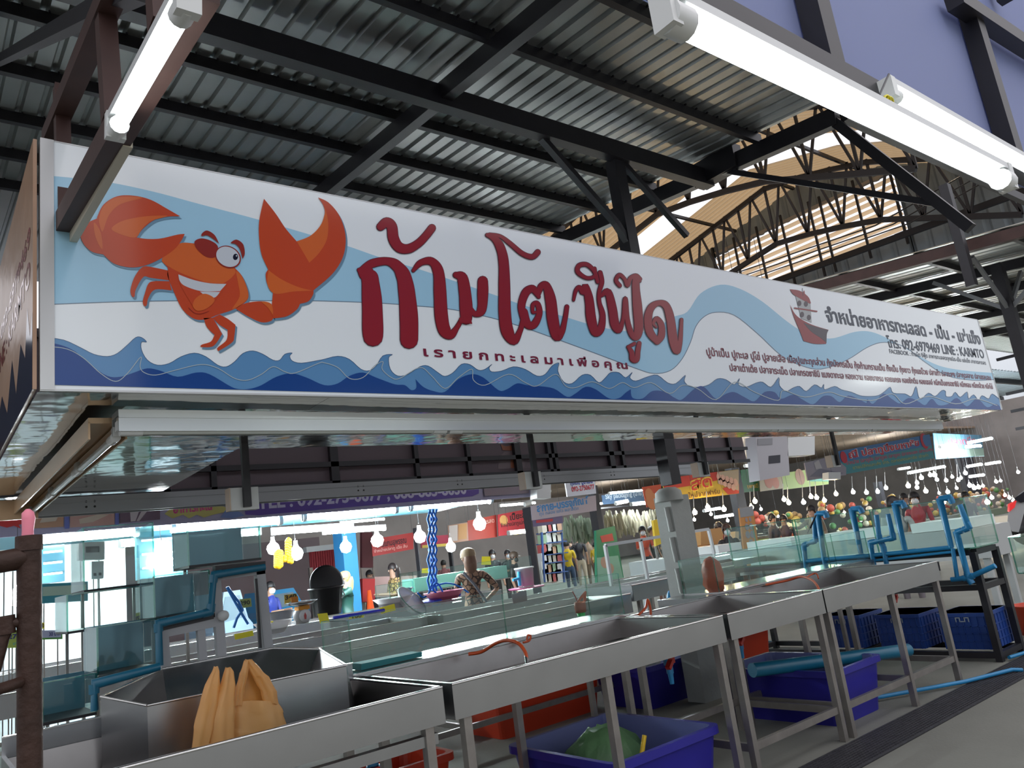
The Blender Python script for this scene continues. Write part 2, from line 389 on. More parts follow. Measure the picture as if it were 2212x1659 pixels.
b = MB(); p_, q_ = AX(2040, 400, 11.6), AX(2090, 590, 11.6); b.beam(p_, (p_.x, p_.y, q_.z - .2), .12, .12); tag(b.build('roof_post', beam_m), 'dark upright post rising past the rust-red rafter at right', 'post')
# ---- neighbouring stall roof on the right
struct(corrugated('ceiling_right', 11.95, 30, 1.5, 8.6, 4.50, .1, .2, .035, galv))
for i, x in enumerate((11.95, 13.9, 15.8, 18.2, 21)):
    b = MB(); b.beam((x, 1.5, RZ(1.5) - .05), (x, 8.6, RZ(8.6) - .05), .09 + .03 * (i == 0), .16)
    tag(b.build('roof_rafter', beam_r if i == 0 else beam_m), ('rust-red rafter on the front edge of the right-hand roof' if i == 0 else 'black rafter under the right-hand roof, number %s behind its rust-red edge' % ('one', 'two', 'three', 'four')[i - 1]), 'rafter')
for i, y in enumerate((2.3, 3.5, 4.7, 5.9, 7.1)):
    b = MB(); b.beam((12, y, RZ(y) + .02), (29, y, RZ(y) + .02), .06, .1)
    tag(b.build('roof_purlin', beam_m), 'black purlin under the right-hand neighbouring roof, %s from the right' % ('first', 'second', 'third', 'fourth', 'fifth')[i], 'purlin', 'purlins of the right-hand roof')
t = T('steel_column', 'black steel column with four slanting braces at the right edge of the sign', 'column', (13.2, 4.05, 0))
b = MB(); b.beam((13.2, 4.05, 0), (13.2, 4.05, 4.7), .16, .16); b.build('column', beam_m, t)
for q in ((13.2, 3.1, 4.65), (13.2, 5.0, 4.75), (12.3, 4.05, 4.7), (14.2, 4.05, 4.7)):
    b = MB(); b.beam((13.2, 4.05, 3.95), q, .05, .06); b.build('brace', grey_p, t)
# far background: dim hall structures seen at the right edge
b = MB()
for i in range(9): b.beam((30, -4, 3.2 + i * .62), (30, 10, 3.2 + i * .62), .08, .10)
for i in range(12): b.beam((30, -4 + i * 1.2, 2.8), (30, -4 + i * 1.2, 8.6), .08, .10)
tag(b.build('steel_lattice', beam_m), 'dark lattice of steel bars beyond the roofs at the far right', 'lattice')
# back walls of the market hall
b = MB(); b.bb((-12, 42, 0), (60, 42.2, 7)); struct(b.build('wall_back', mat('back_wall', (.34, .30, .29), .8, var=.3, vscale=.6)))
b = MB(); b.bb((48, -10, 0), (48.2, 42, 6)); struct(b.build('wall_right', mat('back_wall2', (.22, .20, .19), .8, var=.4, vscale=.8)))
struct(corrugated('ceiling_middle', 6.4, 34, 8.75, 18, 4.8, 0, .25, .04, galv2))
struct(corrugated('ceiling_middle', 6.4, 11.9, 7.3, 8.75, 4.8, 0, .25, .04, galv2))
struct(corrugated('ceiling_middle', -12, 6.3, 11.05, 18, 4.8, 0, .25, .04, galv2))
for i, y in enumerate((9.5, 11.5, 13.5, 15.5, 17.5)):
    b = MB(); b.beam((6.4, y, 4.72), (34, y, 4.72), .1, .14); tag(b.build('roof_purlin', beam_m), 'black purlin under the low middle roof seen below the sign end, %s nearest' % ('first', 'second', 'third', 'fourth', 'fifth')[i], 'purlin')
b = MB(); b.bb((-12, 18, 4.8), (48, 42, 4.9)); struct(b.build('ceiling_back', mat('back_ceiling', (.30, .22, .16), .7, var=.3, vscale=.5)))

# ================================================================ blue banner back at upper right, beams, tube lights
t = T('banner', 'pale blue banner seen from behind on a black steel frame, upper right', 'banner', (2.2, .70, 2.1))
b = MB(); b.bb((.9, .735, AY(1860, 192, .70).z), (4.6, .745, 3.6)); b.build('banner_sheet', banner_blue, t)
def ftb(p, q, w=.055, h=.06): b = MB(); b.beam(p, q, w, h); b.build('frame_bar', beam_m, t)
zb = AY(1860, 192, .70).z - .02
ftb((.85, .70, zb + .02), (4.6, .70, zb + .02), .05, .042)
for px in (1775, 2150):
    p = AY(px, 60 if px < 2000 else 200, .70); ftb((p.x, .706, zb), (p.x, .706, 3.6), .06, .05)
p = AY(2060, 0, .69); q = AY(2212, 100, .69); ftb(p, p + (q - p) * 2, .05, .05)
p = AY(2175, 0, .69); ftb(p, p + Vector((0, 0, .8)), .05, .05)
def tube_light(A, B, label, on=True, r=.014, holder=.028, group=None, ring=True, mt=None):
    A = Vector(A); B = Vector(B); d = (B - A).normalized(); up = Vector((0, 0, 1)); up = (up - d * up.dot(d)).normalized()
    t = T('tube_light', label, 'tube light', (A + B) / 2, group)
    b = MB(); b.beam(A + up * (r + .016), B + up * (r + .016), .032, .016); b.build('housing', white_p, t)
    for E_, s in ((A, 1), (B, -1)):
        b = MB(); b.beam(E_ + up * (r + .024) - d * s * .012, E_ - up * (r + .003) - d * s * .012, .036, .022, up=d)
        b.tube([E_ - d * s * .012, E_ + d * s * .028], r * 1.35, 12); b.build('lamp_holder', white_pl, t)
    b = MB(); b.tube([A + d * .026, B - d * .026], r, 14); b.build('tube', mt or (tube_on if on else tube_off), t, None if not on else 'glowing tube')
    return t
tube_light(AY(1452, 42, .56), AY(2170, 392, .56), 'large glowing tube light fixed under the black beam at upper right', r=.0185)
tube_light(AY(1925, 205, .66), AY(2330, 425, .66), 'smaller lit tube light behind the big one, tied on with yellow rings', r=.012)
b = MB(); p = AY(1915, 212, .60)
for k in (0, .012): b.lathe(p + Vector((k, 0, -.004)), [(.008, -.004), (.011, -.002), (.011, .002), (.008, .004), (.008, -.004)], 14, axis=(.3, 1, .2))
tag(b.build('cable_tie_ring', C('yellow_tie', .75, .65, .05)), 'two small yellow rings tying the second tube light to the beam', 'ring')
b = MB(); b.tube([AY(1900, 205, .6), AY(1920, 160, .6)], .0022, 6)
tag(b.build('cable_tie', black_pl), 'short black cable tie end sticking up by the yellow rings', 'cable tie')
# left truss over the sign carrying a tube light (plane X = .33)
X0 = .34
L = lambda x, y, X=X0: AX(x, y, X)
t = T('hanging_truss', 'dark steel frame at upper left reaching in front of the sign, carrying a tube light', 'truss', (.34, 2.2, 2.4))
def lb(p, q, w=.045, h=.045, nm='frame_bar', X=X0, mt=beam_r):
    b = MB(); b.beam(L(*p, X), L(*q, X), w, h); b.build(nm, mt, t)
lb((118, 522), (440, -40), .05, .06, 'bottom_chord'); lb((108, 300), (250, -30), .05, .05, 'top_chord')
lb((141, 500), (132, 190), .04, .045, 'upright'); lb((243, 260), (225, -10), .04, .045, 'upright'); lb((345, -10), (350, 60), .04, .045, 'upright')
lb((-20, 140), (300, -25), .04, .05, 'cross_bar', .36, beam_m); 
b = MB(); b.beam(L(128, 530) + Vector((.02, 0, .0)), L(255, 290) + Vector((.02, 0, 0)), .02, .05); b.build('channel', mat('cream_paint', (.5, .46, .36), .5), t)
tube_light(L(252, 280, .305), L(400, 18, .305), 'glowing tube light under the dark frame at upper left', r=.0135)
# ================================================================ the stall sign
SY = 2.40
sg = T('shop_sign', 'long white and blue seafood stall sign with an orange crab, waves and red Thai lettering', 'sign', (3.6, SY, 1.96))
TLc, TRc, BRc, BLc = AY(97, 309, SY), AY(2120, 690, SY), AY(2162, 888, SY), AY(97, 832, SY)
zt, zb_ = 2.73, 1.962
xl, xr = .275, 7.02
b = MB(); b.bb((xl + .02, SY, zb_), (xr, SY + .012, zt)); face = b.build('sign_face', mat('sign_white', (.84, .90, .93), .12, spec=.7), sg)
b = MB(); b.bb((xl, SY - .004, zb_ - .003), (xl + .035, SY + .03, zt + .004)); b.bb((xl, SY - .002, zb_ - .006), (xr, SY + .02, zb_)); b.bb((xr - .004, SY - .003, zb_), (xr + .01, SY + .02, zt)); b.bb((xl, SY - .001, zt), (xr, SY + .02, zt + .004))
b.build('edge_trim', mat('sign_trim', (.55, .56, .56), .3, .3), sg)
b = MB(); b.bb((xl + .05, SY + .02, zb_ + .03), (xr - .05, SY + .022, zt - .03))
for x in (1.2, 2.4, 3.6, 4.8, 6.0): b.beam((x, SY + .035, zb_), (x, SY + .035, zt), .025, .025)
b.build('back_frame', grey_p, sg)
STK = [0.]
def S(x, y, l=0): p = AY(x, y, SY); p.y = SY - .0003 * l - STK[0]; return p
z4 = lambda p: (p[0] / 2.765, 250 + p[1] / 2.765) + tuple(p[2:])
z5 = lambda p: (700 + p[0] / 2.765, 400 + p[1] / 2.765) + tuple(p[2:])
z6 = lambda p: (1412 + p[0] / 2.765, 500 + p[1] / 2.765) + tuple(p[2:])
def shape(mb, pts, l, mi=0, closed=True, n=5):
    mb.poly([S(p.x, p.y, l) for p in cr(pts, True, n)], mi)
def stroke(mb, pts, l, mi=0, grow=0, cap=True, n=6, smooth=True):
    """variable-width brush stroke: points are x, y, width"""

    c = cr([(p[0], p[1]) for p in pts], False, n); ws = []
    for i in range(len(pts) - 1):
        for k in range(n): t = k / n; t = t * t * (3 - 2 * t); ws.append(pts[i][2] * (1 - t) + pts[i + 1][2] * t)
    ws.append(pts[-1][2]); N = len(c); vs = []
    for i in range(N):
        d = (c[min(i + 1, N - 1)] - c[max(i - 1, 0)]); d = d.normalized() if d.length > 1e-6 else Vector((1, 0)); nn = Vector((-d.y, d.x)) * (ws[i] / 2 + grow)
        STK[0] += .000002; vs += [S(c[i].x + nn.x, c[i].y + nn.y, l), S(c[i].x - nn.x, c[i].y - nn.y, l)]
    mb.add(vs, [(2 * i, 2 * i + 1, 2 * i + 3, 2 * i + 2) for i in range(N - 1)], mi)
    if cap:
        for q, w in ((c[0], ws[0]), (c[-1], ws[-1])):
            STK[0] += .000004; r = w / 2 + grow; mb.add([S(q.x + r * math.cos(t * PI / 6), q.y + r * math.sin(t * PI / 6), l) for t in range(12)], [tuple(range(12))], mi)
# --- pale swoosh
def spec_mat(n, r, g_, b_, rough=.14): return mat(n, (r, g_, b_), rough, spec=.5)
b = MB()
top = [z4(p) for p in ((255, 355), (600, 390), (900, 450), (1200, 530), (1540, 620), (1900, 725), (2080, 780))] + [z5(p) for p in ((330, 430), (560, 500), (770, 570), (1030, 660), (1200, 720), (1400, 775), (1600, 835), (1780, 870), (1950, 870), (2080, 790))]
top += [z6(p) for p in ((200, 480), (280, 370), (400, 318), (520, 345), (650, 420), (800, 540), (900, 600), (1050, 640), (1200, 600), (1300, 600), (1420, 650), (1560, 730), (1700, 800), (1850, 830), (2030, 845, 1))]
low = [z6(p) for p in ((2030, 885, 1), (1900, 888), (1750, 860), (1620, 780), (1500, 690), (1380, 662), (1280, 690), (1150, 770), (1000, 822), (880, 800), (760, 740), (620, 610), (480, 500), (370, 483), (300, 510), (250, 570), (220, 660), (170, 760), (100, 830), (0, 848))]
low += [z5(p) for p in ((1850, 1090), (1500, 960), (1100, 820), (780, 745), (560, 722), (340, 705), (0, 692))] + [z4(p) for p in ((1700, 1105), (1100, 1105), (700, 1112), (268, 1128, 1))]
top[0] = top[0] + (1,)
shape(b, top + low, 1, 0)
swoosh = b.build('pale_swoosh', spec_mat('art_pale_blue', .36, .62, .80), sg)
b = MB(); stroke(b, [(p[0], p[1], 1.6) for p in low], 2, cap=False, n=4); b.build('swoosh_outline', spec_mat('art_outline', .16, .23, .32), sg)
STK[0] = 0.
# --- waves
mid = [z4(p) for p in ((272, 1325, 1), (380, 1340), (480, 1385), (560, 1425), (640, 1438), (700, 1420), (760, 1370), (810, 1325), (845, 1325), (876, 1352, 1), (845, 1352), (845, 1400), (880, 1460), (940, 1490), (1010, 1480), (1080, 1440), (1160, 1418), (1230, 1440), (1300, 1490), (1350, 1500), (1400, 1470), (1450, 1420), (1510, 1405), (1570, 1425), (1630, 1460), (1670, 1460), (1700, 1425), (1745, 1417, 1), (1730, 1435), (1745, 1465), (1800, 1478), (1900, 1462))]
mid += [z5(p) for p in ((0, 1040), (80, 1022), (150, 1040), (220, 1100), (270, 1108), (310, 1080), (350, 1020), (408, 1012, 1), (385, 1030), (395, 1100), (440, 1140), (500, 1130), (570, 1085), (620, 1080), (680, 1120), (720, 1142), (770, 1120), (820, 1070), (870, 1072), (920, 1105), (960, 1100), (1002, 1070, 1), (985, 1090), (1000, 1115), (1060, 1110), (1130, 1085), (1200, 1100), (1270, 1140), (1320, 1130), (1360, 1080), (1402, 1062, 1), (1395, 1110), (1430, 1175), (1480, 1185), (1540, 1135), (1590, 1135), (1640, 1180), (1680, 1150), (1710, 1120), (1760, 1120), (1800, 1150), (1840, 1118, 1), (1825, 1150), (1860, 1170), (1930, 1145), (1990, 1135), (2050, 1180), (2100, 1185), (2157, 1135, 1), (2150, 1170), (2180, 1200))]
mid += [z6(p) for p in ((270, 930), (330, 915), (380, 880), (430, 885), (480, 915), (512, 878, 1), (505, 915), (550, 930), (610, 905), (650, 900), (700, 930), (747, 872, 1), (750, 920), (790, 955), (830, 935), (870, 925), (910, 955), (960, 915), (1000, 935), (1015, 912, 1), (1020, 945), (1080, 925), (1120, 945), (1180, 960), (1230, 980), (1280, 985), (1340, 980), (1380, 955), (1412, 930, 1), (1430, 965), (1500, 970), (1540, 985), (1566, 925, 1), (1580, 985), (1600, 1000), (1640, 965), (1680, 985), (1720, 950), (1742, 955, 1), (1745, 985), (1780, 985), (1800, 960), (1830, 990), (1871, 958, 1), (1880, 1000), (1910, 975), (1940, 1010), (1960, 980), (2000, 1000), (2020, 970), (2062, 1000, 1))]
end = [z6((2074, 1066, 1)), (97.5, 831, 1)]
b = MB(); shape(b, mid + end, 3, n=4); b.build('middle_wave', spec_mat('art_mid_blue', .11, .27, .50), sg)
b = MB(); stroke(b, [(p[0], p[1], 1.0) for p in mid], 4, cap=False, n=3); b.build('wave_outline', spec_mat('art_wave_line', .04, .09, .18), sg)
dk = [z4(p) for p in ((272, 1355, 1), (360, 1370), (450, 1410), (540, 1490), (640, 1555), (720, 1560), (800, 1535), (880, 1510), (960, 1525), (1060, 1560), (1170, 1535), (1250, 1545), (1380, 1620), (1440, 1635), (1500, 1630), (1560, 1610), (1650, 1560), (1740, 1540), (1830, 1565))]
dk += [z5(p) for p in ((0, 1195), (80, 1185), (150, 1140), (230, 1120), (310, 1150), (420, 1190), (480, 1195), (520, 1225), (550, 1210), (545, 1160, 1), (590, 1205), (650, 1230), (720, 1235), (800, 1160), (880, 1130), (950, 1150), (1040, 1225), (1090, 1220), (1150, 1185), (1210, 1195), (1270, 1200), (1370, 1215), (1450, 1265), (1500, 1245), (1560, 1205), (1620, 1220), (1700, 1274), (1760, 1272), (1800, 1240), (1830, 1220, 1), (1840, 1270), (1900, 1275), (1960, 1230), (2030, 1235), (2100, 1275))]
dk += [z6(p) for p in ((170, 1003), (250, 935), (300, 930), (370, 1000), (430, 970), (480, 960), (540, 990), (600, 1015), (660, 960), (720, 960), (760, 1000), (830, 975), (880, 1000), (950, 1033), (1010, 985), (1060, 985), (1110, 1020), (1160, 980), (1230, 1005), (1270, 1025), (1275, 1000, 1), (1310, 1030), (1370, 970), (1420, 1000), (1470, 1028), (1520, 995), (1570, 1010), (1620, 1038), (1660, 1000), (1700, 1038), (1760, 1030), (1810, 995), (1870, 1045), (1930, 1000), (1990, 1050), (2040, 1030), (2066, 1045, 1))]
b = MB(); shape(b, dk + end, 5, n=4); b.build('dark_wave', spec_mat('art_dark_blue', .012, .06, .25), sg)
wl = [z4(p) for p in ((275, 1378), (400, 1395), (500, 1450), (600, 1540), (690, 1588), (760, 1540), (840, 1442), (835, 1500), (860, 1535), (930, 1550), (1050, 1520), (1200, 1487), (1300, 1510), (1400, 1570), (1480, 1580), (1560, 1545), (1630, 1500), (1700, 1530), (1760, 1538), (1900, 1480))]
wl += [z5(p) for p in ((0, 1062), (80, 1090), (150, 1155), (230, 1150), (300, 1080), (350, 1055), (345, 1100), (400, 1150), (450, 1155), (570, 1090), (640, 1140), (720, 1215), (800, 1150), (880, 1100), (890, 1165), (960, 1195), (1100, 1130), (1200, 1180), (1270, 1200), (1380, 1130), (1440, 1200), (1500, 1210), (1600, 1175), (1700, 1215), (1780, 1180), (1850, 1210), (1950, 1180), (2060, 1245), (2140, 1195))]
wl += [z6(p) for p in ((260, 940), (370, 1005), (480, 900), (600, 960), (740, 1010), (770, 950), (900, 990), (1040, 960), (1130, 985), (1300, 1010), (1420, 970), (1500, 1030), (1640, 985), (1800, 1030), (1920, 1000), (2050, 1040))]
b = MB(); stroke(b, [(p[0], p[1], 1.5) for p in wl], 6, cap=False, n=5); b.build('white_wave_line', spec_mat('art_line', .42, .50, .52), sg)
STK[0] = 0.
# --- crab
Z = lambda *ps: [z4(p) for p in ps]
crab_m = [spec_mat('crab_red', .52, .065, .016), spec_mat('crab_orange', .62, .13, .025), spec_mat('crab_dark', .27, .028, .014), spec_mat('crab_white', .55, .60, .66), spec_mat('crab_black', .01, .01, .02), spec_mat('crab_shadow', .15, .27, .38)]
b = MB()
body = Z((965, 865), (1000, 820), (1070, 765), (1160, 765), (1260, 790), (1400, 910), (1450, 970), (1482, 1060), (1468, 1110), (1390, 1160), (1300, 1190), (1230, 1217), (1160, 1215), (1090, 1160), (1040, 1060), (1000, 960), (1000, 910))
lclaw = Z((1075, 603, 1), (1000, 560), (900, 505), (800, 480), (700, 483), (620, 530), (582, 600), (580, 615, 1), (510, 650), (480, 710), (500, 770), (550, 815), (615, 830, 1), (680, 885), (780, 908), (870, 895), (960, 855), (1040, 800), (1080, 750), (1102, 708, 1), (1060, 712), (960, 735), (880, 738), (815, 730, 1), (850, 680), (920, 625), (1000, 605))
rclaw = Z((1575, 498, 1), (1640, 580), (1700, 670), (1770, 752, 1), (1850, 720), (1910, 660), (1937, 590), (1930, 540), (1898, 490, 1), (1960, 520), (2020, 590), (2055, 680), (2062, 770), (2040, 860), (1980, 950), (1870, 1045, 1), (1868, 1070), (1840, 1110), (1790, 1125, 1), (1770, 1160), (1710, 1200), (1630, 1212, 1), (1620, 1170), (1628, 1060, 1), (1595, 1010), (1585, 950), (1600, 920, 1), (1560, 830), (1545, 720), (1548, 620))
arm = Z((1400, 1150, 1), (1470, 1120), (1560, 1110), (1620, 1125, 1), (1630, 1190), (1620, 1225), (1560, 1235), (1480, 1200))
lg = [Z((1000, 925, 1), (900, 905), (850, 905), (805, 960), (780, 1030), (780, 1065), (790, 1083), (803, 1080), (810, 1040), (855, 965), (900, 970), (1010, 985, 1)),
      Z((1010, 990, 1), (920, 990), (885, 1005), (865, 1060), (852, 1110), (860, 1138), (875, 1133), (885, 1090), (925, 1040), (1025, 1045, 1)),
      Z((1215, 1210, 1), (1235, 1265), (1280, 1310, 1), (1258, 1350), (1205, 1368), (1200, 1382), (1260, 1382), (1290, 1360), (1325, 1305, 1), (1270, 1208, 1)),
      Z((1268, 1208, 1), (1310, 1250), (1358, 1280, 1), (1352, 1340), (1300, 1385), (1298, 1400), (1310, 1403), (1385, 1355), (1398, 1320), (1405, 1250, 1), (1360, 1215), (1310, 1188, 1))]
for s_ in [body, lclaw, rclaw, arm] + lg:
    shape(b, [(p[0] + 4, p[1] + 5) + tuple(p[2:]) for p in s_], 7, 5)
for s_ in lg: shape(b, s_, 8, 0)
shape(b, arm, 8, 0); shape(b, body, 8, 0)
shape(b, Z((965, 865), (1000, 820), (1070, 765), (1160, 768), (1290, 820), (1400, 915), (1385, 965), (1330, 1005, 1), (1250, 1003), (1100, 950), (1010, 905)), 9, 1)
shape(b, Z((1410, 930), (1450, 975), (1480, 1060), (1466, 1108), (1385, 1158), (1430, 1080), (1420, 1000)), 9, 1)
shape(b, lclaw, 10, 0); shape(b, rclaw, 10, 0)
shape(b, Z((665, 680), (720, 635), (820, 610), (920, 600), (1000, 602), (900, 632), (845, 680), (812, 728), (740, 718)), 11, 1)
shape(b, Z((605, 690), (590, 620), (620, 540), (700, 490), (850, 492), (720, 530), (650, 595), (618, 680)), 11, 1)
shape(b, Z((1770, 752, 1), (1850, 720), (1910, 660), (1937, 590), (1940, 550, 1), (1958, 640), (1950, 740), (1905, 820), (1845, 880, 1)), 11, 1)
shape(b, Z((1602, 925, 1), (1680, 980), (1780, 1025), (1868, 1047, 1), (1750, 1052), (1640, 1065), (1595, 1010)), 11, 1)
shape(b, Z((1560, 1112), (1618, 1126), (1628, 1190), (1600, 1150)), 11, 1)
shape(b, Z((560, 640), (600, 700), (610, 800), (570, 730)), 11, 1)
shape(b, Z((1160, 755), (1200, 735), (1260, 750), (1300, 785), (1285, 845), (1230, 845), (1175, 800)), 12, 2)
shape(b, Z((1205, 705), (1235, 688), (1280, 715), (1307, 768, 1), (1270, 737), (1235, 717), (1203, 722)), 12, 2)
shape(b, Z((1376, 762), (1410, 742), (1450, 770), (1460, 825), (1447, 858, 1), (1430, 800), (1405, 770)), 12, 2)
def ell(cx_, cy_, rx, ry, a): a = math.radians(a); return [z4((cx_ + rx * math.cos(t) * math.cos(a) - ry * math.sin(t) * math.sin(a), cy_ + rx * math.cos(t) * math.sin(a) + ry * math.sin(t) * math.cos(a))) for t in [k * PI / 8 for k in range(16)]]
shape(b, ell(1360, 846, 80, 64, 28), 13, 2, n=2); shape(b, ell(1359, 845, 73, 57, 28), 14, 3, n=2); shape(b, ell(1404, 846, 15, 19, 10), 15, 4, n=2); shape(b, ell(1410, 840, 4, 5, 0), 16, 3, n=2)
shape(b, Z((1063, 948, 1), (1150, 980), (1250, 1000), (1352, 1005, 1), (1320, 1060), (1270, 1115), (1230, 1157), (1170, 1160), (1120, 1090), (1075, 1010)), 12, 0)
shape(b, Z((1063, 950, 1), (1150, 982), (1250, 1003), (1350, 1007, 1), (1312, 1050, 1), (1200, 1050), (1105, 1020), (1072, 990)), 13, 3)
shape(b, Z((1192, 1053, 1), (1312, 1055, 1), (1280, 1088), (1230, 1080)), 13, 3)
shape(b, Z((1150, 1140), (1165, 1095), (1215, 1066), (1265, 1082), (1278, 1110), (1235, 1152), (1180, 1168)), 14, 1)
stroke(b, [z4(p)[:2] + (1.3,) for p in ((1125, 1150), (1160, 1180), (1200, 1185), (1245, 1170))], 13, 2)
b.build('crab', crab_m, sg, 'orange cartoon crab with big raised claws')
# --- title lettering
TT = [
 [(335, 250, 46), (372, 224, 56), (402, 250, 60), (412, 320, 62), (445, 372, 58), (500, 382, 52), (560, 350, 46), (605, 305, 44), (642, 258, 44)],
 [(262, 520, 60), (272, 560, 98), (284, 700, 116), (288, 850, 122), (290, 885, 118)],
 [(213, 510, 26), (285, 470, 48), (370, 456, 44), (430, 482, 62), (472, 545, 84), (492, 650, 96), (504, 800, 106), (505, 905, 108)],
 [(205, 508, 20), (235, 540, 50), (265, 560, 80)],
 [(530, 512, 18), (575, 465, 34), (640, 458, 46), (680, 520, 62), (690, 650, 72), (697, 780, 76), (715, 865, 72), (752, 898, 46), (795, 845, 26), (825, 790, 22)],
 [(785, 538, 34), (822, 556, 62), (838, 640, 68), (845, 730, 74), (846, 800, 66)],
 [(865, 735, 30), (900, 772, 30), (938, 745, 52), (945, 640, 62), (945, 575, 58)],
 [(972, 300, 22), (1015, 320, 40), (1052, 380, 52), (1070, 470, 58), (1074, 620, 66), (1076, 760, 70), (1090, 870, 72), (1130, 932, 46), (1170, 865, 28), (1185, 800, 24)],
 [(985, 296, 18), (1050, 308, 20), (1110, 352, 26), (1180, 410, 28), (1240, 430, 30), (1273, 402, 32)],
 [(1185, 800, 30), (1176, 720, 42), (1200, 645, 46), (1238, 620, 42), (1262, 640, 34), (1278, 668, 22)],
 [(1190, 760, 44), (1210, 830, 46), (1250, 835, 42), (1282, 770, 34), (1272, 712, 30), (1245, 715, 22), (1243, 760, 16), (1262, 760, 12)],
 [(1275, 665, 20), (1292, 608, 36), (1325, 605, 46), (1350, 690, 62), (1362, 800, 66), (1385, 900, 58), (1415, 880, 34), (1436, 800, 26), (1447, 728, 24)],
 [(1487, 688, 14), (1500, 632, 20), (1522, 612, 24), (1542, 645, 26), (1558, 605, 34), (1580, 690, 50), (1590, 790, 56), (1614, 878, 48), (1648, 860, 42), (1660, 780, 32), (1640, 700, 22), (1640, 640, 22), (1655, 580, 26), (1645, 525, 26)],
 [(1612, 500, 20), (1613, 545, 20), (1565, 556, 20), (1512, 520, 26), (1520, 482, 26), (1568, 477, 24), (1612, 520, 22), (1630, 580, 20)],
 [(1652, 662, 18), (1692, 642, 42), (1718, 740, 50), (1732, 830, 52), (1756, 868, 34), (1782, 800, 20), (1790, 690, 18), (1800, 690, 20), (1806, 800, 28), (1832, 890, 32), (1862, 905, 44), (1875, 850, 52), (1868, 740, 54), (1858, 620, 44), (1858, 570, 40)],
 [(1762, 602, 22), (1740, 570, 22), (1760, 538, 22), (1790, 562, 20), (1808, 602, 22), (1824, 560, 24), (1858, 545, 28), (1884, 562, 20)],
 [(1858, 565, 36), (1882, 575, 16)],
 [(1812, 968, 18), (1832, 1000, 28), (1838, 1040, 32), (1862, 1042, 32), (1870, 990, 28), (1878, 946, 24)], [(1816, 966, 16), (1850, 948, 18)],
 [(1985, 935, 36), (1942, 880, 46), (1930, 800, 46), (1948, 735, 40), (1992, 706, 30), (2038, 722, 42), (2064, 800, 48), (2080, 920, 52), (2100, 990, 42), (2120, 950, 26), (2131, 805, 18)],
 [(1985, 935, 36), (2010, 900, 40), (2010, 840, 36), (1984, 800, 28), (1962, 826, 16), (1980, 850, 10)]]
ti, ha = MB(), MB(); STK[0] = 0.
TT[1][-1] = (290, 905, 116); TT[2][-1] = (505, 925, 104)
for s_ in TT:
    q = [z5((x, y))[:2] + (w / 2.765,) for x, y, w in s_]
    stroke(ti, q, 14)
STK[0] = 0.
for s_ in TT:
    q = [z5((x, y))[:2] + (w / 2.765,) for x, y, w in s_]
    stroke(ha, q, 9, grow=1.3)
STK[0] = 0.
ti.poly([S(*z5(p), 22) for p in ((800, 795), (870, 790), (880, 832), (838, 826), (805, 828))])
ha.build('lettering_outline', spec_mat('title_outline', .10, .035, .05), sg)
ti.build('title_lettering', spec_mat('title_red', .28, .018, .024), sg, 'large dark red brush-style Thai shop name')
def signtext(nm, body, a, b_, h, m, bold=.015, l=8, spacing=0):
    mb = MB(); A = S(*a, l); B = S(*b_, l); up = S(a[0], a[1] - h, l) - A
    put_text(mb, body, A, B, up.length, 0, bold, spacing=spacing); return mb.build(nm, m, sg)
tr_, tn_ = spec_mat('text_maroon', .20, .02, .045), spec_mat('text_navy', .018, .03, .055)
signtext('slogan_text', 'เรายกทะเลมาเพื่อคุณ', (915, 769), (1356, 797), 19, tr_, .028, spacing=1)
signtext('sales_text', 'จำหน่ายอาหารทะเลสด - เป็น - แช่แข็ง', (1786, 694), (2120, 744), 26, tn_, .03)
signtext('phone_text', 'โทร. 092-6979469 LINE : KARMTO', (1919, 750), (2127, 774), 19, tn_, .02)
signtext('contact_text', 'FACEBOOK : ก้ามโต ซีฟู๊ด อาหารทะเลสดทุกชนิด-เป็น แช่แข็ง สาขาตลาดสด', (1922, 763), (2130, 788), 8, tn_, .01)
signtext('product_text', 'ปูม้าเป็น ปูทะเล ปูไข่ ปูลายเสือ เนื้อปูแกะทุกส่วน กุ้งมังกรเป็น กุ้งก้ามกรามเป็น กั้งเป็น กุ้งขาว กุ้งแชบ๊วย ปลาเก๋า ปลากะพง ปลากุดสลาด ปลาแซลมอน', (1527, 768), (2141, 821), 15, tr_, .02)
signtext('product_text', 'ปลาเต๋าเต้ย ปลาจาระเม็ด ปลาเกรดซาชิมิ แมงดาทะเล หอยหวาน หอยนางรม หอยแครง หอยชักตีน หอยเชลล์ หมึกเป็นเกรดซาชิมิ หมึกหอม หมึกกล้วย หมึกไข่', (1577, 801), (2145, 840), 14, tr_, .02)
STK[0] = 0.
# --- little boat
b = MB(); BM = [spec_mat('boat_red', .28, .035, .035), spec_mat('boat_dark', .07, .05, .06), spec_mat('boat_cream', .40, .42, .42)]
q6 = lambda *ps: [z6(p) for p in ps]
shape(b, q6((845, 385, 1), (935, 430, 1), (942, 545, 1), (880, 520, 1)), 8, 2, n=2)
shape(b, q6((812, 436, 1), (840, 490), (880, 525), (950, 560), (1042, 588, 1), (1030, 620), (1028, 672, 1), (960, 672), (893, 655, 1), (868, 590), (835, 510)), 9, 0)
shape(b, q6((890, 545, 1), (950, 565), (1042, 590, 1), (1032, 615), (1030, 668, 1), (1000, 640), (940, 600)), 10, 1)
shape(b, q6((811, 346, 1), (870, 355), (920, 390), (937, 428, 1), (925, 430), (870, 400), (830, 375)), 10, 0)
stroke(b, [z6((840, 458))[:2] + (3,), z6((972, 478))[:2] + (3,)], 10, 0, n=2)
